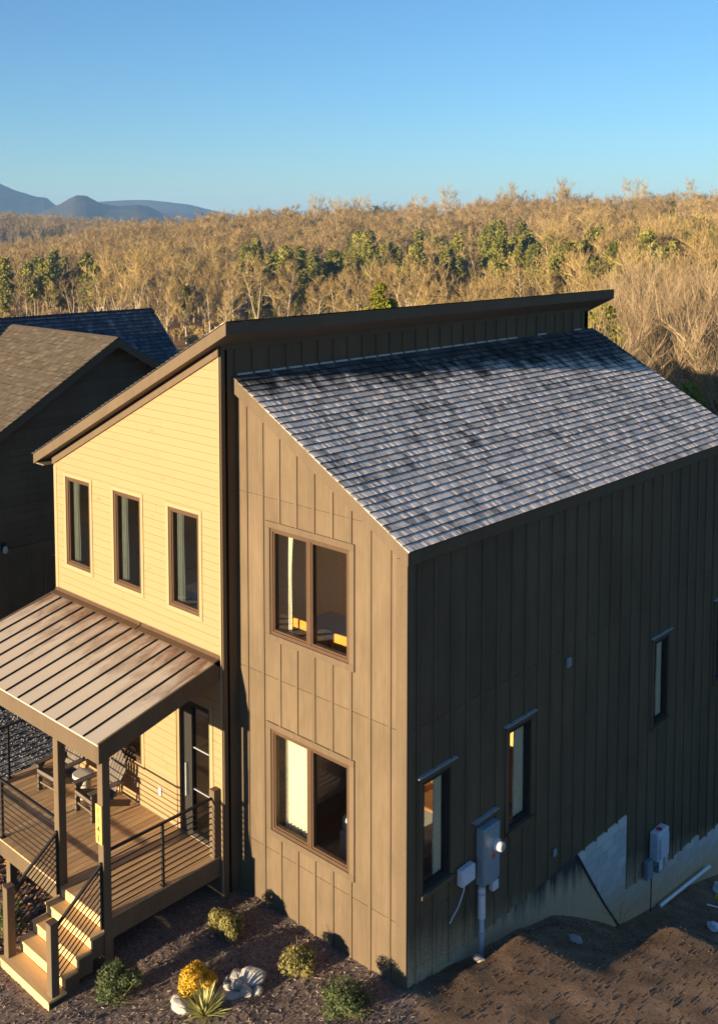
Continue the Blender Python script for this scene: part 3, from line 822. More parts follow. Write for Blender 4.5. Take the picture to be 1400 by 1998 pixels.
mb = MB(); mb.prism([(XL + 0.0, roof_l(XL) - 0.235), (XR + 0.03, roof_l(XR + .03) - 0.235), (XR + 0.03, roof_l(XR + .03) - 0.37), (XL, roof_l(XL) - 0.37)], FY, 0.0265, 0.06); mb.build('frieze_board', M['trimpaint'], roof_up)
mb = MB(); mb.box(-9.19, XL - 0.01, UY0 + 0.04, 6.0, 6.535, 6.56); mb.build('soffit', M['soffit'], roof_up)
msu = shingle_meshes('shingle', M['shingle'], 1.36, E_, 4)
sl2 = math.hypot(UX1 - UX0 + 0.03, L_SL*(UX1 - UX0 + 0.03))
# this slope is seen only edge on: one strip per course along the rake, a plain sheet behind
v2 = Vector((1, 0, L_SL)).normalized()
org = Vector((UX0 - 0.03, UY1 + 0.01, roof_l(UX0 - 0.03) + 0.001))
uu = Vector((0, -1, 0)); nn = uu.cross(v2)
rows = int(sl2/E_)
for r in range(rows):
    o = link('shingle', random.choice(msu), roof_up)
    mtx = Matrix(((uu.x, v2.x, nn.x, 0), (uu.y, v2.y, nn.y, 0), (uu.z, v2.z, nn.z, 0), (0,0,0,1)))
    o.matrix_basis = Matrix.Translation(org + uu*(UY1 - UY0 + 0.02 - 1.36) + v2*(r*sl2/rows)) @ mtx
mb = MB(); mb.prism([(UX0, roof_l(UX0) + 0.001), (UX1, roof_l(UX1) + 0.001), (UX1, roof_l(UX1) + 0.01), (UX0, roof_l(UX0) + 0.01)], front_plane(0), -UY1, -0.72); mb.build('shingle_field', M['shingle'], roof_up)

# ------------------------------------------------------------------ windows
def window(name, rect, fn, parent, leaves=1, trim=0.0, frame_m='frame', trim_m='trimpaint', depth=0.04, fw=0.07, recess=0.02, trim_d=(0.0135, 0.036), sill=False, label=None):
    u0, u1, w0, w1 = rect
    mb = MB()
    f = fw
    for r in ((u0, u1, w1 - f, w1), (u0, u1, w0, w0 + f), (u0, u0 + f, w0 + f, w1 - f), (u1 - f, u1, w0 + f, w1 - f)):
        mb.prism(rp(r), fn, -0.10, recess)
    win = mb.build(name, M[frame_m], parent)
    if label: win['label'] = label
    iw0, iw1, iu0, iu1 = w0 + f, w1 - f, u0 + f, u1 - f
    step = (iu1 - iu0)/leaves
    for k in range(leaves):
        a, b = iu0 + k*step, iu0 + (k+1)*step
        if k > 0:
            m2 = MB(); m2.prism(rp((a - 0.045, a + 0.045, iw0, iw1)), fn, -0.09, recess - 0.004); m2.build('mullion', M[frame_m], win)
        aa = a + (0.045 if k > 0 else 0.0); bb = b - (0.045 if k < leaves - 1 else 0.0)
        m2 = MB(); s = 0.028
        for r in ((aa, bb, iw1 - s, iw1), (aa, bb, iw0, iw0 + s), (aa, aa + s, iw0 + s, iw1 - s), (bb - s, bb, iw0 + s, iw1 - s)):
            m2.prism(rp(r), fn, -0.075, recess - 0.018)
        m2.build('sash', M[frame_m], win)
        m2 = MB(); m2.prism(rp((aa + s - 0.004, bb - s + 0.004, iw0 + s - 0.004, iw1 - s + 0.004)), fn, -0.052, -0.046); m2.build('pane', M['glass'], win)
    if trim:
        t = trim
        for r in ((u0 - t, u1 + t, w1 + 0.001, w1 + t), (u0 - t, u1 + t, w0 - t, w0 - 0.001), (u0 - t, u0 - 0.001, w0, w1), (u1 + 0.001, u1 + t, w0, w1)):
            m2 = MB(); m2.prism(rp(r), fn, trim_d[0], trim_d[1]); bevel(m2.build('trim_board', M[trim_m], win), 0.003)
    return win
window('window', W_UP, FT, house, 2, 0.105, fw=0.055, trim_d=(0.0135, 0.042), label='upper double window of the dark wing')
window('window', W_LO, FT, house, 2, 0.105, fw=0.055, trim_d=(0.0135, 0.042), label='lower double window of the dark wing')
for r in Y_WIN:
    window('window', r, FY, house, 1, 0.075, fw=0.06, trim_m='cladtrim', recess=0.012, trim_d=(0.002, 0.034))
window('window', P_WIN, FY, house, 2, 0.075, fw=0.06, trim_m='cladtrim', recess=0.012, trim_d=(0.002, 0.034))
for r in S_WIN:
    w = window('window', grow(r, 0.06), SR, house, 1, 0.09, fw=0.05, frame_m='frame_black', trim_m='paint_side', trim_d=(0.0135, 0.045))
    mb = MB(); mb.prism([(r[0] - 0.19, r[3] + 0.155), (r[1] + 0.19, r[3] + 0.155), (r[1] + 0.19, r[3] + 0.175), (r[0] - 0.19, r[3] + 0.175)], SR, 0.0138, 0.075); mb.build('head_flashing', M['zinc'], w)
    mb = MB(); mb.prism([(r[0] - 0.15, r[3] + 0.105), (r[1] + 0.15, r[3] + 0.105), (r[1] + 0.15, r[3] + 0.154), (r[0] - 0.15, r[3] + 0.154)], SR, 0.0138, 0.066); mb.build('head_board', M['paint_side'], w)
    mb = MB(); mb.prism([(r[0] - 0.12, r[2] - 0.12), (r[1] + 0.12, r[2] - 0.12), (r[1] + 0.12, r[2] - 0.06), (r[0] - 0.12, r[2] - 0.06)], SR, 0.046, 0.085); mb.build('sill', M['paint_side'], w)

# front door: dark stile beside a tall glazed leaf
mb = MB()
for r in ((DOOR[0], -4.60, 0.52, 2.98), (-4.60, -4.08, 2.90, 2.98), (-4.60, -4.08, 0.52, 0.62), (-4.13, -4.08, 0.62, 2.90)):
    mb.prism(rp(r), FY, -0.09, 0.004)
door = mb.build('door', M['frame_black'], house)
for k in range(3):
    a, b = 0.62 + k*0.76, 0.62 + (k+1)*0.76
    m2 = MB(); m2.prism(rp((-4.60, -4.13, a + 0.008, b - 0.008)), FY, -0.05, -0.043); m2.build('pane', M['glass'], door)
    if k: m2 = MB(); m2.prism(rp((-4.60, -4.13, a - 0.008, a + 0.008)), FY, -0.06, -0.03); m2.build('muntin', M['zinc'], door)
m2 = MB(); m2.tube([(-4.72, YF - 0.05, 1.25), (-4.72, YF - 0.05, 1.85)], [0.013, 0.013], 8); m2.tube([(-4.72, YF, 1.35), (-4.72, YF - 0.05, 1.35)], [0.009]*2, 6); m2.tube([(-4.72, YF, 1.75), (-4.72, YF - 0.05, 1.75)], [0.009]*2, 6)
m2.build('handle', M['zinc'], door)
m2 = MB(); m2.prism(rp((-4.078, -3.99, 0.52, 3.06)), FY, 0.0185, 0.034); m2.build('trim_board', M['cladtrim'], door)
m2 = MB(); m2.box(-5.5 - 0.035, -5.5 + 0.035, YF - 0.05, YF - 0.019, 0.95, 1.09)
tag(bevel(m2.build('outlet_cover', M['plastic_lt']), 0.008, 2), 'small pale outlet cover on porch wall beside door', 'outlet')

# ------------------------------------------------------------------ interior shell
mb = MB()
mb.box(XL + .165, -0.165, 0.165, YB - 0.17, 0.30, 0.48); mb.box(XL + .165, XR - .165, YF + .165, 0.165, 0.30, 0.48)
flr = mb.build('floor', M['intfloor'], house)
mb = MB(); mb.box(XL + .165, -0.165, 0.165, YB - 0.17, 3.25, 3.62); mb.box(XL + .165, XR - .165, YF + .165, 0.165, 3.25, 3.62); mb.build('floor', M['intfloor'], house)
mb = MB(); mb.box(XR - 0.16, XR - 0.02, 0.17, 4.4, 0.48, 3.25); mb.box(XR - 0.16, XR - 0.02, 0.17, 4.4, 3.62, 8.2); mb.build('partition', M['interior'], house)
mb = MB(); mb.box(XR - 0.018, -0.166, 4.4, 4.5, 0.48, 3.25); mb.box(XR - 0.018, -0.166, 4.4, 4.5, 3.62, 6.4); mb.build('partition', M['ochre'], house)
mb = MB(); mb.box(XL + 0.17, XR - .165, 4.2, 4.3, 0.48, 3.25); mb.box(XL + .17, XR - .165, 4.2, 4.3, 3.62, 6.5); mb.build('partition', M['interior'], house)
mb = MB(); mb.box(-2.3, -2.2, 4.6, 11.0, 0.48, 3.25); mb.build('partition', M['interior'], house)

# ------------------------------------------------------------------ porch: deck, columns, roof, rails, stairs
ZD = 0.50; DX0, DX1, DY0 = -8.92, -3.81, -2.70
mb = MB(); mb.box(DX0 + .04, DX1 - .04, DY0 + .04, YF - 0.03, 0.20, ZD - 0.03)
deck = mb.build('deck', M['paint'], house)
nb = 36; bw = (DX1 - DX0)/nb
for i in range(nb):
    mb = MB(); mb.box(DX0 + i*bw + 0.003, DX0 + (i+1)*bw - 0.003, DY0 - 0.012, YF - 0.02, ZD - 0.028, ZD + random.uniform(-0.0015, 0.0015))
    bevel(mb.build('deck_board', M['deck'], deck), 0.003)
mb = MB(); mb.box(DX1 - 0.038, DX1, DY0, YF - 0.03, 0.15, ZD - 0.03); mb.build('rim_board', M['paint'], deck)
mb = MB(); mb.box(DX0, DX1 - 0.04, DY0 - 0.002, DY0 + 0.038, 0.19, ZD - 0.03); mb.build('rim_board', M['paint'], deck)
mb = MB(); mb.box(DX0, DX0 + 0.038, DY0 + 0.04, YF - 0.03, 0.16, ZD - 0.03); mb.build('rim_board', M['paint'], deck)
for x in (-8.8, -6.9, -5.1, -3.95):
    mb = MB(); mb.box(x, x + 0.13, DY0 + 0.01, DY0 + 0.14, -0.6, 0.19); mb.build('footing_post', M['paint'], deck)
COLS = [(-3.945, -3.805), (-5.215, -5.075), (-8.90, -8.76)]
for a, b in COLS:
    mb = MB(); mb.box(a, b, -2.725, -2.585, ZD + 0.002 if a < -5.3 else 0.1, 3.07)
    bevel(mb.build('column', M['trimpaint'], house), 0.005)
    mb = MB(); mb.box(a + .002, b - .002, -2.72, -2.59, -0.6, 0.098); mb.build('column_base', M['paint'], house)
# roof
PZ0, PZ1 = 3.95, 3.365            # at wall, at outer edge
PY1 = -2.78
PX0, PX1 = -8.93, -3.78
psl = (PZ0 - PZ1)/(YF - PY1)
def proof(y): return PZ0 + (y - YF)*psl
PSIDE = lambda u, w, d: (d, u, w)
mb = MB(); mb.prism([(YF - 0.04, proof(YF - .04) - 0.02), (PY1 + 0.02, proof(PY1 + .02) - 0.02), (PY1 + 0.02, proof(PY1 + .02) - 0.10), (YF - 0.04, proof(YF - .04) - 0.10)], PSIDE, PX0 + 0.04, PX1 - 0.04)
proof_o = mb.build('porch_roof', M['soffit'], house)
npan = 13; pw = (PX1 - PX0 - 0.02)/npan
for i in range(npan):
    a = PX0 + 0.01 + i*pw; b = a + pw
    mb = MB()
    # pan with low pencil ribs, upstand at the right
    us = [a]; zs = [0.0]
    for k in range(1, 9):
        us += [a + pw*(k - 0.18)/9, a + pw*k/9, a + pw*(k + 0.18)/9]; zs += [0.0, 0.009, 0.0]
    us.append(b); zs.append(0.0)
    top = [(u, YF - 0.045, proof(YF - .045) + zz) for u, zz in zip(us, zs)]
    low = [(u, PY1 - 0.02, proof(PY1 - .02) + zz) for u, zz in zip(us, zs)]
    n = len(us)
    mb.add(top + low, [(k, n+k, n+k+1, k+1) for k in range(n-1)])
    mb.add([(us[0], PY1 - .02, proof(PY1-.02)), (us[-1], PY1 - .02, proof(PY1-.02)), (us[-1], PY1 - .02, proof(PY1-.02) - .02), (us[0], PY1 - .02, proof(PY1-.02) - .02)], [(0,1,2,3)])
    mb.build('roof_panel', M['metal_roof'], proof_o, recalc=False)
    if i < npan - 1:
        mb = MB(); mb.bar((b, YF - 0.05, proof(YF - .05) + 0.016), (b, PY1 - 0.022, proof(PY1 - .022) + 0.016), 0.016, 0.034); mb.build('seam', M['black_metal'], proof_o)
mb = MB(); mb.box(PX0, PX1 - 0.041, PY1 - 0.015, PY1 + 0.02, 3.045, proof(PY1) - 0.022); bevel(mb.build('fascia', M['trimpaint'], proof_o), 0.004)
for xa, xb in ((PX1 - 0.04, PX1), (PX0, PX0 + 0.04)):
    mb = MB(); mb.prism([(YF - 0.022, proof(YF) + 0.015), (PY1 - 0.015, proof(PY1) + 0.012), (PY1 - 0.015, 3.045), (YF - 0.022, proof(YF) - 0.31)], PSIDE, xa, xb); bevel(mb.build('rake_beam', M['trimpaint'], proof_o), 0.004)
mb = MB(); mb.prism([(YF - 0.045, proof(YF) - 0.105), (PY1 + 0.022, proof(PY1) - 0.105), (PY1 + 0.022, proof(PY1) - 0.12), (YF - 0.045, proof(YF) - 0.12)], PSIDE, PX0 + 0.042, PX1 - 0.042); mb.build('soffit', M['cladtrim'], proof_o)
for xa, xb in ((PX0 + 0.03, -6.03), (-6.0, PX1 - 0.0)):
    mb = MB(); mb.prism([(YF - 0.0185, 3.86), (YF - 0.0185, 4.035), (YF - 0.03, 4.035), (YF - 0.05, proof(YF - .05) + 0.045), (YF - 0.16, proof(YF - .16) + 0.043), (YF - 0.16, proof(YF - .16) + 0.036), (YF - 0.055, 3.86)], PSIDE, xa, xb); mb.build('wall_flashing', M['frame'], proof_o)

# railings: top rail, horizontal bars, thin posts
def railing(p, q, posts, label, zt=1.06, nb=9):
    p, q = Vector(p), Vector(q)
    mb = MB(); mb.bar(p + Vector((0,0,zt)), q + Vector((0,0,zt)), 0.05, 0.035)
    r = bevel(mb.build('railing', M['black_metal'], house), 0.004)
    for k in range(nb):
        z = 0.10 + k*(zt - 0.14)/nb
        m2 = MB(); m2.tube([p + Vector((0,0,z)), q + Vector((0,0,z))], [0.0105]*2, 6); m2.build('bar', M['black_metal'], r)
    for t in posts:
        c = p.lerp(q, t); m2 = MB(); m2.box(c.x - 0.02, c.x + 0.02, c.y - 0.02, c.y + 0.02, ZD + 0.002, ZD + zt - 0.018); m2.build('post', M['black_metal'], r)
        m2 = MB(); m2.box(c.x - 0.045, c.x + 0.045, c.y - 0.045, c.y + 0.045, ZD + 0.002, ZD + 0.012); m2.build('post_foot', M['black_metal'], r)
    return r
railing((-3.875, -2.585, ZD), (-3.875, -0.53, ZD), (0.5,), 'r')
railing((-8.76, -2.655, ZD), (-5.215, -2.655, ZD), (0.48,), 'f')
railing((-8.83, -2.585, ZD), (-8.83, -0.53, ZD), (0.5,), 'l')
for x in (-3.945, -8.90):
    mb = MB(); mb.box(x, x + 0.135, -0.53, -0.40, ZD + .002, 1.70); bevel(mb.build('newel_post', M['trimpaint'], house), 0.005)

# stairs
SX0, SX1 = -5.13, -3.83
steps = [(-2.715, -2.955, 0.325), (-2.955, -3.195, 0.14), (-3.195, -3.435, -0.045), (-3.435, -3.74, -0.23)]
prof = [(-2.71, 0.28)]
for y0, y1, z in steps: prof += [(y0 + (0 if y0 == -2.715 else 0.0), z - 0.045), (y1 + 0.02, z - 0.045)]
prof += [(-3.72, -0.62), (-3.3, -0.62), (-2.71, -0.05)]
stairs = None
for xa, xb in ((SX1 - 0.04, SX1 - 0.002), (SX0 + 0.002, SX0 + 0.04), (-4.5, -4.46)):
    mb = MB()
    for k, (y0, y1, z) in enumerate(steps):
        mb.box(xa, xb, y1 + 0.025, y0 - 0.0 if k == 0 else y0 + 0.024, -0.62 if k == 3 else z - 0.36, z - 0.042)
    if stairs: mb.build('stringer', M['paint'], stairs)
    else: stairs = mb.build('stairs', M['paint'], house)
for k, (y0, y1, z) in enumerate(steps):
    ext = 0.06 if k == 3 else 0.0
    mb = MB(); mb.box(SX0 - 0.02 - ext, SX1 + 0.015 + ext, y1 - 0.012, y0 + 0.0, z - 0.04, z); bevel(mb.build('tread', M['step'], stairs), 0.006, 2)
    mb = MB(); mb.box(SX0 + 0.001 - ext, SX1 - 0.001 + ext, y1 + 0.004, y1 + 0.024, z - (0.30 if k == 3 else 0.183), z - 0.041); mb.build('riser', M['step'], stairs)
mb = MB(); mb.box(SX0, SX1, -2.713, -2.703, 0.328, 0.468); mb.build('riser', M['step'], stairs)
for xa in (SX1 - 0.085, SX0 - 0.06):
    mb = MB(); mb.box(xa, xa + 0.135, -3.675, -3.54, -0.228, 0.90)
    nw = bevel(mb.build('newel_post', M['trimpaint'], stairs), 0.005)
    mb = MB(); mb.box(xa - 0.008, xa + 0.143, -3.683, -3.532, 0.901, 0.922); bevel(mb.build('cap', M['trimpaint'], stairs), 0.006)
    x = xa + 0.068
    a, b = Vector((x, -2.72, 1.42)), Vector((x, -3.545, 0.80))
    mb = MB(); mb.bar(a, b, 0.045, 0.035); mb.build('handrail', M['black_metal'], stairs)
    for k in range(8):
        dz = Vector((0, 0, -0.105*(k+1)))
        mb = MB(); mb.tube([a + dz, b + dz], [0.0105]*2, 6); mb.build('bar', M['black_metal'], stairs)
    mb = MB(); mb.box(x - 0.018, x + 0.018, -2.765, -2.728, 0.36, 1.44); mb.build('post', M['black_metal'], stairs)

# house number plaque
mb = MB(); mb.box(-3.958, -3.80, -2.755, -2.7265, 1.74, 2.36)
plq = tag(bevel(mb.build('house_number_plaque', M['plaque']), 0.004), 'varnished yellow wooden plaque with number 1141 on porch column', 'house number')
for k, ch in enumerate('1141'):
    cu = bpy.data.curves.new('digit', 'FONT'); cu.body = ch; cu.size = 0.17; cu.align_x = 'CENTER'; cu.extrude = 0.003
    to = bpy.data.objects.new('digit', cu); COL.objects.link(to)
    bpy.context.view_layer.update()
    me = bpy.data.meshes.new_from_object(to.evaluated_get(bpy.context.evaluated_depsgraph_get()))
    bpy.data.objects.remove(to, do_unlink=True)
    me.materials.clear(); me.materials.append(M['black_metal'])
    o = link('digit', me, plq); o.location = (-3.879, -2.7585, 2.21 - k*0.145); o.rotation_euler = (math.radians(90), 0, 0)

# ------------------------------------------------------------------ things fixed to the side wall
def fixed(name, label, cat, mbs, mats, loc=(0,0,0)):
    pass
x0 = 0.036
em = tag(empty('electric_meter', (x0, 1.92, 0.7)), 'tall grey electric meter cabinet with round meter on side wall', 'electric meter')
def local(mbuild, name, mat, parent, bev=0.0, **k):
    o = mbuild.build(name, mat, parent, **k)
    if bev: bevel(o, bev, 2)
    return o
mb = MB(); mb.box(0.0, 0.15, -0.23, 0.22, 0.0, 0.95); local(mb, 'cabinet', M['gray_metal'], em, 0.012)
mb = MB(); mb.box(0.1505, 0.158, -0.215, 0.205, 0.02, 0.93); local(mb, 'cover', M['gray_metal'], em, 0.004)
mb = MB(); mb.tube([(0.158, 0.10, 0.60), (0.20, 0.10, 0.60)], [0.098, 0.098], 20); local(mb, 'meter_ring', M['plastic_lt'], em)
mb = MB(); mb.tube([(0.2, 0.10, 0.60), (0.285, 0.10, 0.60), (0.30, 0.10, 0.60)], [0.083, 0.08, 0.06], 20); local(mb, 'meter', M['white_glass'], em)
mb = MB(); mb.box(0.1585, 0.162, 0.0, 0.07, 0.40, 0.47); local(mb, 'sticker', M['red'], em)
mb = MB(); mb.box(-0.018, 0.06, -0.33, 0.32, 1.06, 1.075); local(mb, 'head_flashing', M['zinc'], em)
mb = MB(); mb.box(-0.018, 0.05, -0.29, 0.28, 1.0, 1.059); local(mb, 'head_board', M['paint'], em)
mb = MB(); mb.tube([(0.07, -0.16, 0.0), (0.07, -0.16, -0.08)], [0.05]*2, 12); local(mb, 'coupling', M['pvc'], em)
mb = MB(); mb.tube([(0.07, -0.16, -0.05), (0.07, -0.16, -0.56)], [0.062]*2, 14); local(mb, 'sleeve', M['plastic_lt'], em, smooth=False)
mb = MB(); mb.tube([(0.07, -0.16, -0.55), (0.075, -0.165, -0.9), (0.09, -0.19, -1.15), (0.10, -0.22, -1.42)], [0.042]*4, 12); local(mb, 'conduit', M['pvc'], em, smooth=True)
for z in (-0.14, -0.80):
    mb = MB(); mb.tube([(0.07, -0.23, z), (0.07, -0.07, z)], [0.012]*2, 8); mb.tube([(0.07, -0.16, z - 0.012), (0.07, -0.16, z + 0.012)], [0.068]*2, 14); local(mb, 'strap', M['zinc'], em)
sbx = tag(empty('surge_box', (x0, 2.13, 0.44)), 'small pale box under the electric meter cabinet', 'junction box')
mb = MB(); mb.box(0, 0.09, -0.08, 0.08, 0.0, 0.16); local(mb, 'case', M['plastic_lt'], sbx, 0.01)
mb = MB(); mb.tube([(0.045, 0, 0.16), (0.045, 0, 0.25)], [0.018]*2, 8); local(mb, 'nipple', M['zinc'], sbx)
jb = tag(empty('junction_box', (x0, 1.36, 0.92)), 'pale utility box with dangling wires beside electric meter', 'junction box')
mb = MB(); mb.box(0, 0.11, -0.17, 0.17, 0.0, 0.27); local(mb, 'case', M['plastic_lt'], jb, 0.014)
mb = MB(); mb.box(0.1105, 0.122, -0.155, 0.155, 0.015, 0.255); local(mb, 'lid', M['plastic_lt'], jb, 0.008)
for k in range(3):
    mb = MB(); mb.box(0.1225, 0.126, -0.10 + k*0.09, -0.04 + k*0.09, 0.03, 0.24); local(mb, 'lid_rib', M['plastic_lt'], jb)
mb = MB(); mb.tube([(0.04, 0.0, 0.0), (0.05, -0.06, -0.14), (0.05, -0.19, -0.32), (0.06, -0.36, -0.42), (0.06, -0.42, -0.47)], [0.010]*5, 6); local(mb, 'cable', M['plastic_lt'], jb)
mb = MB(); mb.tube([(0.04, 0.02, 0.0), (0.05, 0.05, -0.2), (0.04, 0.02, -0.4), (0.04, -0.01, -0.6)], [0.006]*4, 6); local(mb, 'cable', M['tape'], jb)
mb = MB(); mb.tube([(0.04, 0.05, 0.0), (0.05, 0.10, -0.3), (0.05, 0.16, -0.55)], [0.005]*3, 6); local(mb, 'cable', M['tape'], jb)
op = tag(empty('outlet_cover', (x0, 4.38, 3.47)), 'small grey outlet cover high on shaded side wall', 'outlet')
mb = MB(); mb.box(0, 0.04, -0.06, 0.06, 0, 0.17); local(mb, 'case', M['gray_metal'], op, 0.008)
mb = MB(); mb.box(0.0405, 0.055, -0.045, 0.045, 0.02, 0.15); local(mb, 'flap', M['gray_metal'], op, 0.006)
o2 = tag(empty('outlet_cover', (x0, 4.02, 0.13)), 'small grey outlet cover low on shaded side wall', 'outlet')
mb = MB(); mb.box(0, 0.03, -0.05, 0.05, 0, 0.13); local(mb, 'case', M['gray_metal'], o2, 0.006)
dis = tag(empty('disconnect_box', (x0, 7.85, -1.58)), 'pale disconnect box beside block patch on side wall', 'disconnect box')
mb = MB(); mb.box(0, 0.20, -0.25, 0.23, 0.0, 0.60); local(mb, 'case', M['plastic_lt'], dis, 0.03)
mb = MB(); mb.box(0.201, 0.235, -0.19, 0.17, 0.05, 0.5); local(mb, 'door', M['plastic_lt'], dis, 0.015)
mb = MB(); mb.tube([(0.11, -0.04, 0.595), (0.11, -0.04, 0.62)], [0.06]*2, 10); local(mb, 'hub', M['red'], dis)
mb = MB(); mb.tube([(0.08, -0.12, 0.0), (0.08, -0.12, -0.15)], [0.022]*2, 8); local(mb, 'nipple', M['zinc'], dis)
pn = tag(empty('control_panel', (x0, 7.93, -1.92)), 'dark panel with white label under the disconnect box', 'control box')
mb = MB(); mb.box(0, 0.12, -0.13, 0.15, 0.0, 0.40); local(mb, 'case', M['gray_metal'], pn, 0.01)
mb = MB(); mb.box(0.1205, 0.124, -0.11, 0.05, 0.04, 0.36); local(mb, 'label_sheet', M['pvc_white'], pn)
bxs = tag(empty('junction_box', (x0, 7.5, -1.9)), 'small grey box left of the labelled panel near ground', 'junction box')
mb = MB(); mb.box(0, 0.10, -0.13, 0.12, 0.0, 0.38); local(mb, 'case', M['gray_metal'], bxs, 0.012)
mb = MB(); mb.tube([(0.03, 0.17, 0.2), (0.03, 0.17, -1.2)], [0.012]*2, 6); local(mb, 'cable', M['tape'], bxs)

# ------------------------------------------------------------------ neighbour house
nh = tag(empty('house', (-16.0, 4.0, -0.3)), 'neighbouring dark house with brown shingled cross gable and slate main roof', 'house')
NO = Vector((-16.0, 4.0, -0.3))
def nbuild(mb, name, mat, parent=nh, **k):
    mb.v = [(v[0] - NO.x, v[1] - NO.y, v[2] - NO.z) for v in mb.v]
    return mb.build(name, mat, parent, **k)
NX, NYR, NZR, NS = -13.0, 3.98, 8.45, 0.60     # rake plane, ridge line of the gable
WX = NX - 0.32
NY0 = -2.2; NY1 = 9.0
zf = NZR - NS*(NYR - NY0)
mb = MB(); NW = lambda u, w, d: (WX + d, u, w)
mb.prism([(NY0 + 0.3, -0.5), (NY1, -0.5), (NY1, NZR - 0.2 - NS*(NY1 - NYR)), (NYR, NZR - 0.2), (NY0 + 0.3, zf - 0.05)], NW, -0.16, 0.0)
nwall = nbuild(mb, 'wall', M['paint'])
for i in range(16):
    y = NY0 + 0.5 + i*0.46
    mb = MB(); mb.box(WX + 0.001, WX + 0.026, y - 0.03, y + 0.03, -0.4, 3.36); nbuild(mb, 'batten', M['paint'], nwall)
mb = MB(); mb.box(WX + 0.001, WX + 0.032, NY0 + 0.3, NY1, 3.37, 3.55); nbuild(mb, 'band_board', M['paint'], nwall)
zz = 3.57
while zz < 8.2:
    half = (NZR - 0.22 - zz)/NS
    a, b = max(NY0 + 0.32, NYR - half), min(NY1, NYR + half)
    if b - a > 0.3:
        mb = MB(); mb.prism([(a, zz), (b, zz), (b - 0.1, zz + 0.195), (a + 0.1, zz + 0.195)] if half < 5 else [(a, zz), (b, zz), (b, zz + 0.195), (a, zz + 0.195)], NW, 0.001, 0.012); nbuild(mb, 'lap_board', M['paint'], nwall)
    zz += 0.2
# window of the neighbour
mb = MB()
for r in ((2.25, 3.2, 3.0, 3.1), (2.25, 3.2, 1.2, 1.3), (2.25, 2.35, 1.3, 3.0), (3.1, 3.2, 1.3, 3.0)): mb.prism(rp(r), NW, 0.0, 0.05)
nwin = nbuild(mb, 'window', M['trimpaint'])
mb = MB(); mb.prism(rp((2.35, 3.1, 1.3, 3.0)), NW, 0.004, 0.01); nbuild(mb, 'pane', M['glass'], nwin)
mb = MB(); mb.prism(rp((2.15, 3.3, 3.13, 3.15)), NW, 0.03, 0.075); nbuild(mb, 'head_flashing', M['zinc'], nwin)
# wall light
wlgt = tag(empty('wall_light', (WX + 0.03, 0.83, 3.6)), 'small glass wall light on neighbouring dark house', 'wall light')
mb = MB(); mb.box(0, 0.03, -0.05, 0.05, -0.02, 0.14); mb.box(0.03, 0.12, -0.02, 0.02, 0.08, 0.11); mb.build('bracket', M['black_metal'], wlgt)
mb = MB(); mb.tube([(0.12, 0, 0.09), (0.12, 0, 0.02), (0.12, 0, -0.08)], [0.03, 0.065, 0.05], 12); mb.build('shade', M['white_glass'], wlgt, smooth=True)
# cross gable roof: slopes to -Y and +Y
NXE = -18.3
mb = MB(); G = lambda u, w, d: (d, u, w)
NYE = NY0 - 0.35
mb.prism([(NYR, NZR - 0.012), (NYE, NZR - 0.012 - NS*(NYR - NYE)), (NYE, NZR - 0.13 - NS*(NYR - NYE)), (NYR, NZR - 0.15), (NY1, NZR - 0.15 - NS*(NY1 - NYR)), (NY1, NZR - 0.012 - NS*(NY1 - NYR))], G, NXE, NX - 0.03)
nroof = nbuild(mb, 'roof', M['soffit']); nroof['label'] = 'brown shingled cross gable'
for sgn, ye in ((-1, NYE), (1, NY1)):
    L_ = abs(ye - NYR)
    mb = MB(); mb.prism([(NYR, NZR - 0.015), (ye, NZR - 0.015 - NS*L_), (ye, NZR - 0.22 - NS*L_), (NYR, NZR - 0.24)], G, NX - 0.03, NX); nbuild(mb, 'rake_board', M['trimpaint'], nroof)
msn = shingle_meshes('shingle', M['shingle_brown'], 1.3, 0.143, 8)
v = Vector((0, 1, NS)).normalized()
ln = math.hypot(NYR - NYE, NS*(NYR - NYE))
e0 = Vector((NXE, NYE - 0.02, NZR - NS*(NYR - NYE) - 0.01)) - NO
VX, VZ, VSL = -18.56, 8.62, 1.0
def gclip(a, b, vv):
    z = NZR - NS*(NYR - NYE) + v.z*vv
    lim = VX + (VZ - z)/VSL - NXE + 0.02      # strips stop where they run into the main roof
    a = max(a, lim)
    return (a, b) if b > a else None
lay_shingles(nroof, msn, e0, (1, 0, 0), v, NX - NXE + 0.015, ln, 1.3, 0.143, gclip)
for k in range(18):
    mb = MB(); x1 = NX - k*0.29; mb.prism([(NYR - 0.13, NZR - 0.13*NS + 0.010), (NYR, NZR + 0.022), (NYR + 0.13, NZR - 0.13*NS + 0.010), (NYR + 0.13, NZR - 0.13*NS), (NYR, NZR + 0.012), (NYR - 0.13, NZR - 0.13*NS)], G, x1 - 0.285, x1)
    nbuild(mb, 'ridge_cap', M['shingle_brown'], nroof)
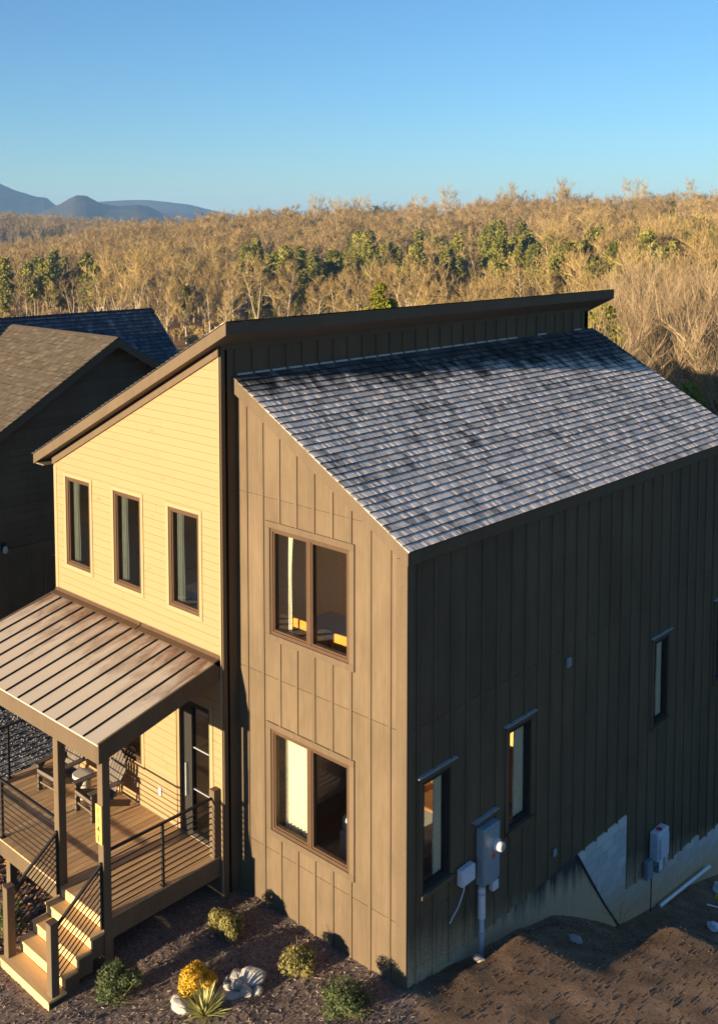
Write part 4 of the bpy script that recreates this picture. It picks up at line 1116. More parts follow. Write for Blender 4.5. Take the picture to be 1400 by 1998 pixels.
# main roof behind: ridge along Y
NBY0, NBY1 = -3.0, 9.1
F0 = front_plane(0)
mb = MB(); mb.prism([(VX, VZ - 0.012), (VX + 4.2, VZ - 0.012 - VSL*4.2), (VX + 4.2, VZ - 0.2 - VSL*4.2), (VX, VZ - 0.2), (VX - 5, VZ - 5.2), (VX - 5, VZ - 5.012)], F0, -NBY1 + 0.03, -NBY0)
nmain = nbuild(mb, 'roof', M['soffit']); nmain['label'] = 'slate main roof behind the cross gable'
mb = MB(); mb.prism([(VX, VZ - 0.015), (VX + 4.2, VZ - 0.015 - VSL*4.2), (VX + 4.2, VZ - 0.25 - VSL*4.2), (VX, VZ - 0.25)], F0, -NBY1, -NBY1 + 0.03); nbuild(mb, 'rake_board', M['trimpaint'], nmain)
msb = shingle_meshes('shingle', M['shingle_back'], 1.3, 0.143, 6)
vb = Vector((-1, 0, VSL)).normalized()
def bclip(a, b, vv):
    y0 = 3.0                                   # nearer courses lie behind the gable, out of sight
    return (max(a, y0 - NBY0), b) if b > y0 - NBY0 else None
lb = math.hypot(2.6, 2.6*VSL)
lay_shingles(nmain, msb, Vector((VX + 2.6, NBY0, VZ - VSL*2.6)) - NO, (0, 1, 0), vb, NBY1 - NBY0 + 0.02, lb, 1.3, 0.143, bclip)
mb = MB(); mb.prism([(VX, VZ + 0.002), (VX + 2.6, VZ + 0.002 - 2.6*VSL), (VX + 2.6, VZ - 0.008 - 2.6*VSL), (VX, VZ - 0.008)], F0, -3.0, -NBY0); nbuild(mb, 'shingle_field', M['shingle_back'], nmain)
for k in range(40):
    mb = MB(); y1 = NBY1 - k*0.3; mb.prism([(VX - 0.13, VZ - 0.115), (VX, VZ + 0.03), (VX + 0.13, VZ - 0.115), (VX + 0.13, VZ - 0.125), (VX, VZ + 0.018), (VX - 0.13, VZ - 0.125)], F0, -y1, -y1 + 0.295)
    nbuild(mb, 'ridge_cap', M['shingle_back'], nmain)
mb = MB(); mb.box(VX - 4.6, WX - 0.3, NBY1 - 0.35, NBY1 - 0.2, -4.0, 5.5); nbuild(mb, 'wall', M['paint'])
mb = MB(); mb.prism([(VX - 4, 4.5), (VX, VZ - 0.25), (VX + 3.6, 5.0)], F0, -NBY1 + 0.2, -NBY1 + 0.35); nbuild(mb, 'wall', M['paint'])

# ------------------------------------------------------------------ porch furniture
def adirondack(loc, rz, label):
    c = tag(empty('garden_chair', loc, rz), label, 'chair', 'slatted chairs on the porch')
    w = 0.56
    def P_(mb, n): return bevel(mb.build(n, M['chair'], c), 0.004)
    for sx in (-1, 1):
        mb = MB(); mb.box(sx*w/2 - 0.02, sx*w/2 + 0.02, -0.02, 0.07, 0, 0.54); P_(mb, 'front_leg')
        mb = MB(); mb.bar((sx*(w/2 - 0.045), -0.01, 0.36), (sx*(w/2 - 0.045), 0.82, 0.05), 0.022, 0.12); P_(mb, 'rear_leg')
        mb = MB(); mb.box(sx*w/2 - 0.07, sx*w/2 + 0.065, -0.06, 0.66, 0.542, 0.564); P_(mb, 'arm')
        mb = MB(); mb.prism([(0.08, 0.54), (0.18, 0.54), (0.08, 0.40)], lambda u, ww, d: (sx*w/2 + d, u, ww), -0.01, 0.01); P_(mb, 'arm_bracket')
    for k in range(6):
        y = 0.0 + k*0.088; z = 0.425 - k*0.033
        mb = MB(); mb.bar((-w/2 + 0.0, y, z), (w/2, y, z), 0.078, 0.02, Vector((0, 0.35, 1))); P_(mb, 'seat_slat')
    mb = MB(); mb.box(-w/2 + 0.02, w/2 - 0.02, -0.022, 0.0, 0.33, 0.425); P_(mb, 'apron')
    mb = MB(); mb.box(-w/2 + 0.02, w/2 - 0.02, 0.01, 0.04, 0.14, 0.18); P_(mb, 'stretcher')
    heights = [0.60, 0.70, 0.76, 0.78, 0.76, 0.70, 0.60]
    for k in range(7):
        a = (k - 3)*0.062; t = (k - 3)*0.03
        p = Vector((a, 0.46, 0.26)); q = Vector((a*1.25 + t*0.6, 0.46 + heights[k]*0.42, 0.26 + heights[k]*0.93))
        mb = MB(); mb.bar(p, q, 0.072 if k % 1 == 0 else 0.07, 0.018, Vector((0, -1, 0.45))); P_(mb, 'back_slat')
    mb = MB(); mb.bar((-0.28, 0.65, 0.55), (0.28, 0.65, 0.55), 0.07, 0.02, Vector((0, -1, 0.45))); P_(mb, 'back_rail')
    mb = MB(); mb.bar((-0.25, 0.80, 0.86), (0.25, 0.80, 0.86), 0.05, 0.02, Vector((0, -1, 0.45))); P_(mb, 'back_rail')
    return c
adirondack((-7.72, -1.38, ZD + 0.002), math.radians(3), 'slatted low garden chair near the left porch railing')
adirondack((-6.56, -1.32, ZD + 0.002), math.radians(-3), 'slatted low garden chair beside the corner porch column with number plaque')
st = tag(empty('side_table', (-7.16, -0.95, ZD + 0.002)), 'round white drum side table between the two porch chairs', 'side table')
mb = MB(); mb.tube([(0,0,0.0), (0,0,0.02), (0,0,0.38), (0,0,0.4)], [0.12, 0.14, 0.15, 0.15], 24); mb.build('drum', M['tabletop'], st)
mb = MB(); mb.tube([(0,0,0.401), (0,0,0.41), (0,0,0.465), (0,0,0.475)], [0.19, 0.2, 0.2, 0.19], 28); mb.build('top', M['tabletop'], st)

# ------------------------------------------------------------------ seen through the windows
def curtain(loc_fn, u0, u1, w0, w1, d, label, waves=6, cat='curtain', mat='curtain', pinch=0.0):
    mb = MB(); n = waves*8
    rows = 10
    for r in range(rows+1):
        w = w0 + (w1-w0)*r/rows
        k = 1.0 - pinch*math.sin(math.pi*min(1, r/rows))
        for i in range(n+1):
            t = i/n
            u = u0 + (u1-u0)*t*k
            mb.v.append(loc_fn(u, w, d + 0.03*math.sin(t*waves*2*math.pi + 0.3*math.sin(r))))
    for r in range(rows):
        for i in range(n):
            mb.f.append((r*(n+1)+i, r*(n+1)+i+1, (r+1)*(n+1)+i+1, (r+1)*(n+1)+i)); mb.m.append(0); mb.t.append(0)
    o = mb.build('curtain', M[mat], recalc=False, smooth=True)
    so = o.modifiers.new('solid', 'SOLIDIFY'); so.thickness = 0.004
    return tag(o, label, cat)
curtain(FT, -2.86, -2.28, 0.60, 3.0, -0.25, 'white curtain at left of lower double window', 7)
curtain(FT, -2.70, -2.62, 3.7, 6.25, -0.2, 'narrow pale curtain edge in upper double window', 1, pinch=0.5)
curtain(SR, 0.74, 1.05, 0.6, 3.0, -0.10, 'pale curtain in the side window nearest the front corner', 4)
curtain(SR, 2.9, 3.3, 0.6, 3.0, -0.10, 'pale curtain in the second side window above ground line', 5)
curtain(SR, 7.98, 8.3, 0.6, 3.0, -0.10, 'pale curtain in the third side window beyond the outlet', 4)
for i, r in enumerate(Y_WIN):
    curtain(FY, r[0] + 0.10, r[0] + 0.25, 3.7, 6.4, -0.12, 'grey green curtain in the %s upper window of pale wing' % ('leftmost', 'middle', 'rightmost')[i], 3, mat='curtain_grey')
bed = tag(empty('bed', (-1.45, 1.95, 0.66)), 'white made bed behind the lower double window', 'bed')
mb = MB(); mb.box(-0.85, 0.75, -0.95, 1.05, 0.30, 0.58); bevel(mb.build('mattress', M['linen'], bed), 0.07, 4)
mb = MB(); mb.box(-0.87, 0.77, -0.97, 1.07, -0.175, 0.295); bevel(mb.build('bed_base', M['linen'], bed), 0.02, 2)
mb = MB(); mb.box(-0.86, 0.76, 0.15, 0.9, 0.45, 0.61); bevel(mb.build('blanket', M['rust'], bed), 0.05, 3)
mb = MB(); mb.box(-0.9, 0.8, 1.08, 1.14, -0.175, 1.1); bevel(mb.build('headboard', M['ochre'], bed), 0.01)
dr = tag(empty('dresser', (-3.2, 2.9, 0.482)), 'honey wood dresser deep in the lower front room', 'dresser')
mb = MB(); mb.box(-0.4, 0.4, -0.3, 0.3, 0.06, 0.9); bevel(mb.build('carcass', M['ochre'], dr), 0.01)
for k in range(3):
    mb = MB(); mb.box(-0.37, 0.37, -0.32, -0.302, 0.10 + k*0.27, 0.34 + k*0.27); bevel(mb.build('drawer', M['ochre'], dr), 0.006)
# dining set upstairs
tb = tag(empty('table', (-2.45, 1.3, 3.622)), 'pale dining table behind the upper double window', 'table')
mb = MB(); mb.box(-0.8, 0.8, -0.45, 0.45, 0.72, 0.76); bevel(mb.build('tabletop', M['linen'], tb), 0.006)
for sx in (-1, 1):
    for sy in (-1, 1):
        mb = MB(); mb.box(sx*0.72 - 0.03, sx*0.72 + 0.03, sy*0.37 - 0.03, sy*0.37 + 0.03, 0, 0.719); mb.build('leg', M['ochre'], tb)
def dining_chair(loc, rz, label):
    c = tag(empty('dining_chair', loc, rz), label, 'chair', 'orange dining chairs upstairs')
    mb = MB(); mb.box(-0.22, 0.22, -0.22, 0.22, 0.42, 0.48); bevel(mb.build('seat', M['orange'], c), 0.02, 2)
    mb = MB(); mb.box(-0.2, 0.2, 0.2, 0.25, 0.80, 1.12); bevel(mb.build('backrest', M['orange'], c), 0.02, 2)
    for sx in (-1, 1):
        mb = MB(); mb.box(sx*0.19 - 0.015, sx*0.19 + 0.015, 0.20, 0.23, 0, 0.85); mb.build('leg', M['frame_black'], c)
        mb = MB(); mb.box(sx*0.19 - 0.015, sx*0.19 + 0.015, -0.2, -0.17, 0, 0.43); mb.build('leg', M['frame_black'], c)
dining_chair((-2.62, 0.62, 3.622), math.radians(180), 'orange dining chair at left behind upper double window')
dining_chair((-1.64, 0.60, 3.622), math.radians(184), 'orange dining chair at right behind upper double window')
# bed upstairs in the pale wing
b2 = tag(empty('bed', (-5.6, 1.7, 3.622)), 'tan covered bed behind the upper windows of pale wing', 'bed')
mb = MB(); mb.box(-1.0, 1.0, -0.9, 1.0, 0.32, 0.62); bevel(mb.build('mattress', M['linen'], b2), 0.07, 4)
mb = MB(); mb.box(-1.02, 1.02, -0.92, 1.02, 0.0, 0.315); bevel(mb.build('bed_base', M['ochre'], b2), 0.01)
mb = MB(); mb.box(-0.95, -0.2, 0.55, 0.98, 0.60, 0.80); bevel(mb.build('pillow', M['linen'], b2), 0.08, 4)
mb = MB(); mb.box(0.2, 0.95, 0.55, 0.98, 0.60, 0.80); bevel(mb.build('pillow', M['linen'], b2), 0.08, 4)

# ------------------------------------------------------------------ garden plants and stones
rng = random.Random(11)
def rvec(r=rng):
    while True:
        v = Vector((r.uniform(-1,1), r.uniform(-1,1), r.uniform(-1,1)))
        if 0.05 < v.length < 1: return v.normalized()
def gz(x, y): return height(x, y)
def shrub(name, x, y, rx, rz, n, leaf, mat, label, cat='shrub', upright=0.3, stems=16, group=None):
    o = tag(empty(name, (x, y, gz(x, y) - 0.01), rng.uniform(0, 6)), label, cat, group)
    mb = MB()
    for k in range(stems):
        a = rng.uniform(0, 6.28); r = rng.uniform(0.2, 0.85)*rx
        mb.tube([(0,0,0), (math.cos(a)*r*0.5, math.sin(a)*r*0.5, rz*rng.uniform(0.5, 0.9)), (math.cos(a)*r, math.sin(a)*r, rz*rng.uniform(1.1, 1.7))], [0.008, 0.006, 0.003], 4, tone=rng.random())
    mb.build('stems', M['stem'], o, tones=True, recalc=False)
    mb = MB()
    lobes = [(rvec()*rng.uniform(0.2, 0.75), rng.uniform(0.26, 0.58)) for _ in range(15)]
    for k in range(n):
        c, rr = rng.choice(lobes)
        d = rvec()
        p = c + d*rr*rng.uniform(0.55, 1.05)**0.5
        p = Vector((p.x*rx, p.y*rx, rz + p.z*rz))
        if p.z < 0.02: continue
        nrm = (d + rvec()*0.7).normalized()
        ax = (rvec() + Vector((0,0,upright*2)) + d*0.6); ax = (ax - nrm*ax.dot(nrm)).normalized()
        s = leaf*rng.uniform(0.6, 1.25)
        sd_ = nrm.cross(ax)
        tone = rng.random()
        mb.add([p - ax*s, p + sd_*s*0.42, p + ax*s*1.1, p - sd_*s*0.42], [(0,1,2,3)], 0, tone)
    mb.build('foliage', M[mat], o, tones=True, recalc=False)
    return o
shrub('boxwood_shrub', -3.16, -2.90, 0.42, 0.30, 5200, 0.024, 'leaf_box', 'round dark green boxwood beside the stairs')
shrub('boxwood_shrub', -0.30, -1.0, 0.46, 0.22, 4800, 0.024, 'leaf_box', 'low dark green shrub at bottom edge near house corner')
shrub('boxwood_shrub', -5.85, -3.2, 0.33, 0.26, 2200, 0.024, 'leaf_box', 'green shrub behind the left stair railing')
shrub('olive_shrub', -2.93, -0.95, 0.32, 0.28, 3800, 0.030, 'leaf_olive', 'upright olive shrub in mulch near the porch end', upright=0.9)
shrub('olive_shrub', -1.51, -0.77, 0.33, 0.26, 3800, 0.028, 'leaf_olive', 'rounded olive shrub in mulch below lower double window', upright=0.7)
shrub('golden_conifer', -2.40, -2.04, 0.31, 0.20, 3800, 0.03, 'leaf_gold', 'bright golden conifer mound behind the yucca', upright=-0.1)

yu = tag(empty('yucca_plant', (-1.93, -2.28, gz(-1.93, -2.28))), 'spiky variegated yucca at bottom of the mulch bed', 'plant')
mb = MB()
for k in range(95):
    a = rng.uniform(0, 6.28); el = rng.uniform(0.12, 1.45)
    L = rng.uniform(0.32, 0.5)*(0.85 + 0.25*math.sin(el))
    d = Vector((math.cos(a)*math.cos(el), math.sin(a)*math.cos(el), math.sin(el)))
    s = d.cross(Vector((0,0,1))).normalized()
    n = s.cross(d)
    droop = rng.uniform(0.0, 0.12)*(1.4 - el)
    pts = [Vector((0,0,0.02)) + d*L*t - Vector((0,0,1))*droop*t*t for t in (0.04, 0.35, 0.7, 1.0)]
    ws = [0.010, 0.015, 0.012, 0.001]
    t0 = rng.uniform(0, 0.4)
    for sg in (-1, 1):
        vs = []
        for p, w in zip(pts, ws): vs += [p - n*w*0.35, p + s*w*sg]
        mb.add(vs, [(0,1,3,2), (2,3,5,4), (4,5,7,6)], 0, min(1, t0 + (0.6 if rng.random() < 0.6 else 0.1)))
mb.build('leaves', M['leaf_yucca'], yu, tones=True, recalc=False)

def rock_mesh(seed, sub=3):
    bm = bmesh.new(); bmesh.ops.create_icosphere(bm, subdivisions=sub, radius=1)
    for v in bm.verts:
        p = v.co.copy()
        d = 1 + 0.28*mnoise.noise(p*1.1 + Vector((seed*7.1, 0, 0))) + 0.10*mnoise.noise(p*3 + Vector((0, seed*3.3, 0)))
        # chipped flat facets
        for k in range(7):
            r = random.Random(seed*31 + k); n = rvec(r); lim = r.uniform(0.62, 0.86)
            e = (p*d).dot(n)
            if e > lim: d *= lim/e
        v.co = p*d
    me = bpy.data.meshes.new('rock'); bm.to_mesh(me); bm.free(); me.materials.append(M['rock'])
    return me
rocks = [rock_mesh(k) for k in range(6)]
def rock(x, y, s, label, rot=None, dz=0.0, name='rock', group=None):
    o = link(name, rocks[rng.randrange(6)]); o.location = (x, y, gz(x, y) + s[2]*0.35 + dz); o.scale = s
    o.rotation_euler = rot or (rng.uniform(-.3,.3), rng.uniform(-.3,.3), rng.uniform(0,6))
    return tag(o, label, 'rock', group)
G = 'stones of the rock mound'
cx_, cy_ = -1.96, -1.52
rock(cx_ + 0.06, cy_ + 0.12, (0.27, 0.15, 0.12), 'long flat stone across the top of the rock mound', (0.1, -0.1, 0.5), 0.09, group=G)
rock(cx_ - 0.14, cy_ + 0.02, (0.17, 0.11, 0.10), 'sloping stone at upper left of the rock mound', (0.2, 0.3, 0.9), 0.06, group=G)
rock(cx_ + 0.02, cy_ - 0.10, (0.10, 0.07, 0.13), 'pointed brown stone in the middle of the rock mound', (0.5, 0.1, 0.7), 0.05, group=G)
rock(cx_ + 0.17, cy_ - 0.08, (0.13, 0.10, 0.09), 'blue grey stone at lower right of the rock mound', None, 0.01, group=G)
rock(cx_ - 0.13, cy_ - 0.16, (0.10, 0.08, 0.07), 'small grey stone at lower left of the rock mound', None, 0.0, group=G)
rock(cx_ - 0.22, cy_ - 0.08, (0.09, 0.06, 0.09), 'upright bluish stone at left end of the rock mound', None, 0.01, group=G)
rock(cx_ + 0.05, cy_ - 0.24, (0.16, 0.09, 0.05), 'low tan stone at front foot of the rock mound', (0.1, 0, 0.8), 0.0, group=G)
rock(cx_ + 0.26, cy_ + 0.06, (0.10, 0.08, 0.08), 'rounded grey stone at right end of the rock mound', None, 0.0, group=G)
rock(-2.30, -2.40, (0.20, 0.12, 0.10), 'pale tan stone left of the yucca', (0.1, 0.2, 0.3), 0.02)
rock(0.33, 1.42, (0.14, 0.09, 0.05), 'tan flat stone at foot of the meter conduit', (0.1, 0.1, 0.4))
rock(1.05, 3.09, (0.12, 0.10, 0.06), 'pale tan chunk lying in middle of the clay slope')

# loose pieces: mulch chips, clay clods and pebbles, gravel, fallen leaves
def under_house(x, y):
    if -8.95 < x < 0.01 and y > -0.36 and not (x > XR and y < 0.0): return True
    if SX0 - 0.1 < x < SX1 + 0.1 and -3.76 < y < -2.6: return True
    return False
mb = MB()
for k in range(15000):
    x, y = rng.uniform(-5.9, 1.3), rng.uniform(-4.4, 0.0)
    if under_house(x, y) or x + 0.75*y > rng.uniform(-0.6, 0.5): continue
    if DX0 < x < DX1 and y > DY0 and rng.random() < 0.7: continue
    z = gz(x, y) + rng.uniform(0.002, 0.018)
    a = Vector((rng.uniform(-1,1), rng.uniform(-1,1), rng.uniform(-0.5, 0.7))).normalized(); b = a.cross(rvec()).normalized()
    mb.quad((x, y, z), a*rng.uniform(0.010, 0.032), b*rng.uniform(0.003, 0.008), 0, rng.random()**1.6)
tag(mb.build('mulch', M['mulch'], tones=True, recalc=False), 'dark shredded bark mulch covering the front bed', 'mulch', kind='stuff')
def pebbles(name, n, rx, ry, mat, label, cat, keep, smin, smax, powr=3.0, tp=1.5):
    mb = MB()
    for k in range(n):
        x, y = rng.uniform(*rx), rng.uniform(*ry)
        if under_house(x, y) or not keep(x, y): continue
        s = smin + (smax - smin)*rng.random()**powr
        c = Vector((x, y, gz(x, y) + s*0.25))
        q = rvec(); r = q.cross(rvec()).normalized(); t = q.cross(r)
        f = [rng.uniform(0.6, 1.1) for _ in range(6)]
        mb.add([c + q*s*f[0], c - q*s*f[1], c + r*s*f[2], c - r*s*f[3], c + t*s*0.7*f[4], c - t*s*0.7*f[5]],
               [(0,2,4),(2,1,4),(1,3,4),(3,0,4),(2,0,5),(1,2,5),(3,1,5),(0,3,5)], 0, rng.random()**tp)
    return tag(mb.build(name, M[mat], tones=True, recalc=False), label, cat, kind='stuff')
pebbles('clay_clods', 11000, (0.03, 4.6), (-2.2, 9.5), 'pebble', 'brown clay clods and pebbles over the bare side slope', 'rubble', lambda x, y: x + 0.75*y > rng.uniform(-0.8, 0.6), 0.003, 0.024, 3.0, 1.9)
pebbles('bed_pebbles', 700, (-6, 0.6), (-4.5, -0.1), 'gravel', 'small pale pebbles scattered in the mulch', 'pebbles', lambda x, y: rng.random() < (0.9 if y < -3.4 else 0.2), 0.006, 0.02, 2.5, 0.8)
pebbles('gravel', 7000, (-13.2, -8.95), (-3.5, 4.0), 'gravel', 'grey gravel strip between the two houses', 'gravel', lambda x, y: True, 0.012, 0.04, 1.5, 1.4)
pebbles('gravel', 900, (0.08, 1.1), (1.5, 4.6), 'gravel', 'narrow grey gravel band along the side wall foot', 'gravel', lambda x, y: abs(x - 0.2 - 0.06*(y - 1.6) - 0.05*math.sin(y*3)) < 0.09, 0.006, 0.03, 2.0, 1.0)
mb = MB()
for k in range(3200):
    x, y = rng.uniform(-9.5, -5.2), rng.uniform(-5.0, -1.6)
    z = gz(x, y) + rng.uniform(0.004, 0.05)
    a = (rvec() + Vector((0, 0, 0))); a.z *= 0.5; a.normalize(); b = a.cross(rvec()).normalized()
    s = rng.uniform(0.02, 0.05)
    c = Vector((x, y, z)); mb.add([c - a*s, c + b*s*0.5, c + a*s, c - b*s*0.5], [(0,1,2,3)], 0, rng.random())
tag(mb.build('fallen_leaves', M['leaflitter'], tones=True, recalc=False), 'rust brown fallen leaves in front of the deck', 'leaves', kind='stuff')

# rubbish on the slope
mb = MB(); mb.tube([(0.10, 8.0, -2.74), (0.10, 10.37, -2.97)], [0.035]*2, 12); mb.tube([(0.10, 8.0, -2.74), (0.10, 10.37, -2.97)], [0.028]*2, 12)
tag(mb.build('pipe', M['pvc_white'], recalc=False), 'white plastic pipe leaning along the block foundation', 'pipe')
def bag(name, x, y, s, mat, label, cat):
    bm = bmesh.new(); bmesh.ops.create_icosphere(bm, subdivisions=4, radius=1)
    for v in bm.verts:
        p = v.co.copy()
        v.co = p*(1 + 0.35*mnoise.noise(p*1.6 + Vector((x*3, 1, 0))) + 0.16*abs(mnoise.noise(p*5)) )
        v.co.z *= 0.6
    me = bpy.data.meshes.new(name); bm.to_mesh(me); bm.free(); me.materials.append(M[mat])
    o = link(name, me); o.location = (x, y, gz(x, y) + s*0.35); o.scale = (s, s, s)
    return tag(o, label, cat)
bag('plastic_bag', 0.55, 10.15, 0.22, 'bag', 'crumpled clear plastic bag by the block wall at right edge', 'plastic bag')
bag('rag', 0.62, 9.75, 0.09, 'yellow', 'scrap of yellow plastic beside the crumpled bag', 'litter')
bag('rag', 1.18, 8.2, 0.12, 'bag', 'white crumpled plastic on clay at right edge', 'litter')
for k, (x, y, L, a, lb) in enumerate(((0.75, 9.2, 0.32, 0.4, 'short white board scrap near the plastic pipe'), (1.42, 4.0, 0.28, -0.4, 'thin pale stick on the clay below the tar edge'), (0.9, 4.9, 0.42, 0.5, 'thin brown stick lying near the foundation'))):
    z = gz(x, y) + 0.03
    d = Vector((math.cos(a), math.sin(a), 0))*L/2
    mb = MB(); mb.bar(Vector((x, y, z)) - d, Vector((x, y, gz(x + d.x, y + d.y) + 0.03)) + d, 0.035 if k == 0 else 0.014, 0.014)
    tag(mb.build('scrap_wood', M['pvc_white' if k == 0 else 'bark_pale']), lb, 'scrap wood')
ws = tag(empty('dry_weed', (0.22, 6.1, gz(0.22, 6.1))), 'dry weed stalks at foot of the block wall', 'weed')
mb = MB()
for a, b, h_ in ((-0.3, -0.4, 0.5), (0.1, -0.1, 0.7), (0.25, 0.3, 0.55)):
    mb.tube([(0,0,-0.05), (a*0.3, b*0.3, h_*0.6), (a, b, h_)], [0.006, 0.005, 0.002], 4)
mb.build('stalks', M['leaf_olive'], ws, tones=True, recalc=False)

# ------------------------------------------------------------------ trees
def perp(d, r):
    v = d.cross(rvec(r))
    while v.length < 0.1: v = d.cross(rvec(r))
    return v.normalized()
def bare_tree(seed, h, spread, limbs, twigs, tw, up=0.55, low=0.3, forked=False, slim=1.0):
    """returns (trunk MB, crown MB)"""
    r = random.Random(seed)
    T, Cn = MB(), MB()
    lean = Vector((r.uniform(-.06,.06), r.uniform(-.06,.06), 1)).normalized()
    tr = (0.0125*h + 0.06)*slim
    stems = []
    if forked:
        base = [Vector((0,0,-0.6)), lean*h*0.12, lean*h*r.uniform(0.25, 0.34)]
        T.tube(base, [tr*1.2, tr, tr*0.85], 7, tone=r.uniform(0.5, 1))
        nf = r.choice((2, 3))
        for k in range(nf):
            a = 6.28*k/nf + r.uniform(-.5,.5)
            d = Vector((math.cos(a)*0.42, math.sin(a)*0.42, 1)).normalized()
            pts = [base[-1]]
            for i in range(5):
                d = (d + rvec(r)*0.13 + Vector((0,0,0.06))).normalized(); pts.append(pts[-1] + d*h*0.12)
            stems.append((pts, [tr*0.75*(1 - 0.8*i/5) for i in range(6)]))
    else:
        pts = [Vector((0,0,-0.6))]; d = lean.copy()
        for i in range(7):
            d = (d + rvec(r)*0.06 + Vector((0,0,0.05))).normalized(); pts.append(pts[-1] + d*h*0.128)
        stems.append((pts, [tr*(1 - 0.86*i/7) for i in range(8)]))
    for pts, rad in stems: T.tube(pts, rad, 6, tone=r.uniform(0.5, 1), cap=False)
    subs = []
    for k in range(limbs):
        pts, rad = r.choice(stems)
        t = (low + (1 - low)*((k + r.random())/limbs)) if not forked else r.uniform(0.15, 1.0)
        f = t*(len(pts) - 1); i = min(int(f), len(pts) - 2); p = pts[i].lerp(pts[i+1], f - i)
        a = r.uniform(0, 6.28)
        L = spread*(1.15 - 0.65*t)*r.uniform(0.65, 1.15)
        d = Vector((math.cos(a), math.sin(a), up + r.uniform(-0.1, 0.45))).normalized()
        lp = [p]
        for j in range(4):
            d = (d + rvec(r)*0.2 + Vector((0,0,0.10))).normalized(); lp.append(lp[-1] + d*L/4)
        r0 = max(0.02*slim, rad[i]*0.5)
        T.tube(lp, [r0, r0*0.75, r0*0.5, r0*0.33, r0*0.15], 4, tone=r.uniform(0.3, 0.9), cap=False)
        subs.append(lp)
    for pts, rad in stems: subs.append(pts[-4:])
    ends = []
    for lp in subs:
        for q in range(6):
            f = r.uniform(0.25, 1.0)*(len(lp) - 1); i = min(int(f), len(lp) - 2); p = lp[i].lerp(lp[i+1], f - i)
            d0 = (lp[i+1] - lp[i]).normalized()
            d = (d0*0.7 + perp(d0, r)*0.8 + Vector((0,0,0.35))).normalized()
            L = spread*r.uniform(0.22, 0.5)
            sp_ = [p]
            for j in range(2):
                d = (d + rvec(r)*0.25 + Vector((0,0,0.1))).normalized(); sp_.append(sp_[-1] + d*L/2)
            Cn.tube(sp_, [tw*1.3, tw*0.9, tw*0.4], 3, tone=r.uniform(0.3, 1.0), cap=False)
            ends.append(sp_)
    for k in range(twigs):
        sp_ = ends[k % len(ends)]
        f = r.uniform(0.1, 1.0)*2; i = min(int(f), 1); p = sp_[i].lerp(sp_[i+1], f - i)
        d0 = (sp_[i+1] - sp_[i]).normalized()
        d = (d0*0.6 + perp(d0, r)*r.uniform(0.3, 0.9) + Vector((0,0,0.4))).normalized()
        L = spread*r.uniform(0.10, 0.27)
        w = perp(d, r)*tw*0.5
        m_ = p + d*L*0.5 + rvec(r)*L*0.06; e = p + d*L + Vector((0,0,L*0.12))
        Cn.add([p - w, p + w, m_ + w*0.7, m_ - w*0.7, e], [(0,1,2,3), (3,2,4)], 0, r.random())
    return T, Cn
def pine_tree(seed, h, wid, tiers, tufts, tuft, crown0=0.35, shape=0.8):
    r = random.Random(seed); T, Cn = MB(), MB()
    tp = [Vector((0,0,-0.6))]
    for i in range(6): tp.append(Vector((r.uniform(-.1,.1)*i*0.3, r.uniform(-.1,.1)*i*0.3, h*0.97*(i+1)/6)))
    T.tube(tp, [0.014*h + .04]+[(0.013*h + 0.03)*(1 - 0.85*i/6) for i in range(1, 7)], 6, tone=r.random(), cap=False)
    tips = []
    for k in range(tiers):
        t = k/(tiers - 1); z = h*(crown0 + (0.97 - crown0)*t)
        L = wid*(1 - t**(1.0/shape)*0.92)*r.uniform(0.7, 1.15)*(0.55 + 0.45*min(1, t*5 + 0.3))
        nbr = r.choice((4, 5, 6)) if t < 0.85 else 3
        for b in range(nbr):
            a = r.uniform(0, 6.28)
            d = Vector((math.cos(a), math.sin(a), 0.05 + 0.5*t)).normalized()
            ll = L*r.uniform(0.65, 1.1)
            p0 = Vector((0, 0, z)); p1 = p0 + d*ll*0.5; p2 = p0 + d*ll + Vector((0,0,ll*0.12))
            T.tube([p0, p1, p2], [0.035, 0.025, 0.01], 3, tone=r.random(), cap=False)
            tips.append((p0, p1, p2, r.random()))
    for k in range(tufts):
        p0, p1, p2, tn = tips[k % len(tips)]
        f = r.uniform(0.3, 1.06); p = p0.lerp(p2, f) + rvec(r)*tuft*1.1*Vector((1, 1, 0.6)).length*0.5
        for q in range(3):
            d = (rvec(r) + Vector((0,0,0.5)) + (p2 - p0).normalized()*0.5).normalized(); w = perp(d, r)
            s = tuft*r.uniform(0.6, 1.2)
            Cn.add([p - w*s*0.16, p + d*s*0.5 + w*s*0.28, p + d*s, p + d*s*0.5 - w*s*0.28], [(0,1,2,3)], 0, min(1, max(0, tn*0.6 + r.uniform(0, 0.4))))
    return T, Cn
def pair(fn, name, tm, cm, *a, **k):
    T, Cn = fn(*a, **k)
    return (T.mesh(name + '_trunk', tm, tones=True, recalc=False, smooth=True), Cn.mesh(name + '_crown', cm, tones=True, recalc=False))
BARE = []
for k in range(10):
    forked = k % 3 == 0
    h = (17, 15, 18, 14, 16, 19, 13, 17, 15, 18)[k]
    BARE.append((h, *pair(bare_tree, 'bare', M['bark_pale'], M['twig'], 100 + k, h, h*(0.36 if forked else 0.27), 16 if forked else 18, 1050, 0.042, 0.6, 0.28, forked)))
NEARB = [(11, *pair(bare_tree, 'near_bare', M['bark_pale'], M['twig_near'], 300 + k, 11, 4.0, 30, 9000, 0.015, 0.35, 0.12, k % 2 == 0, 0.5)) for k in range(4)]
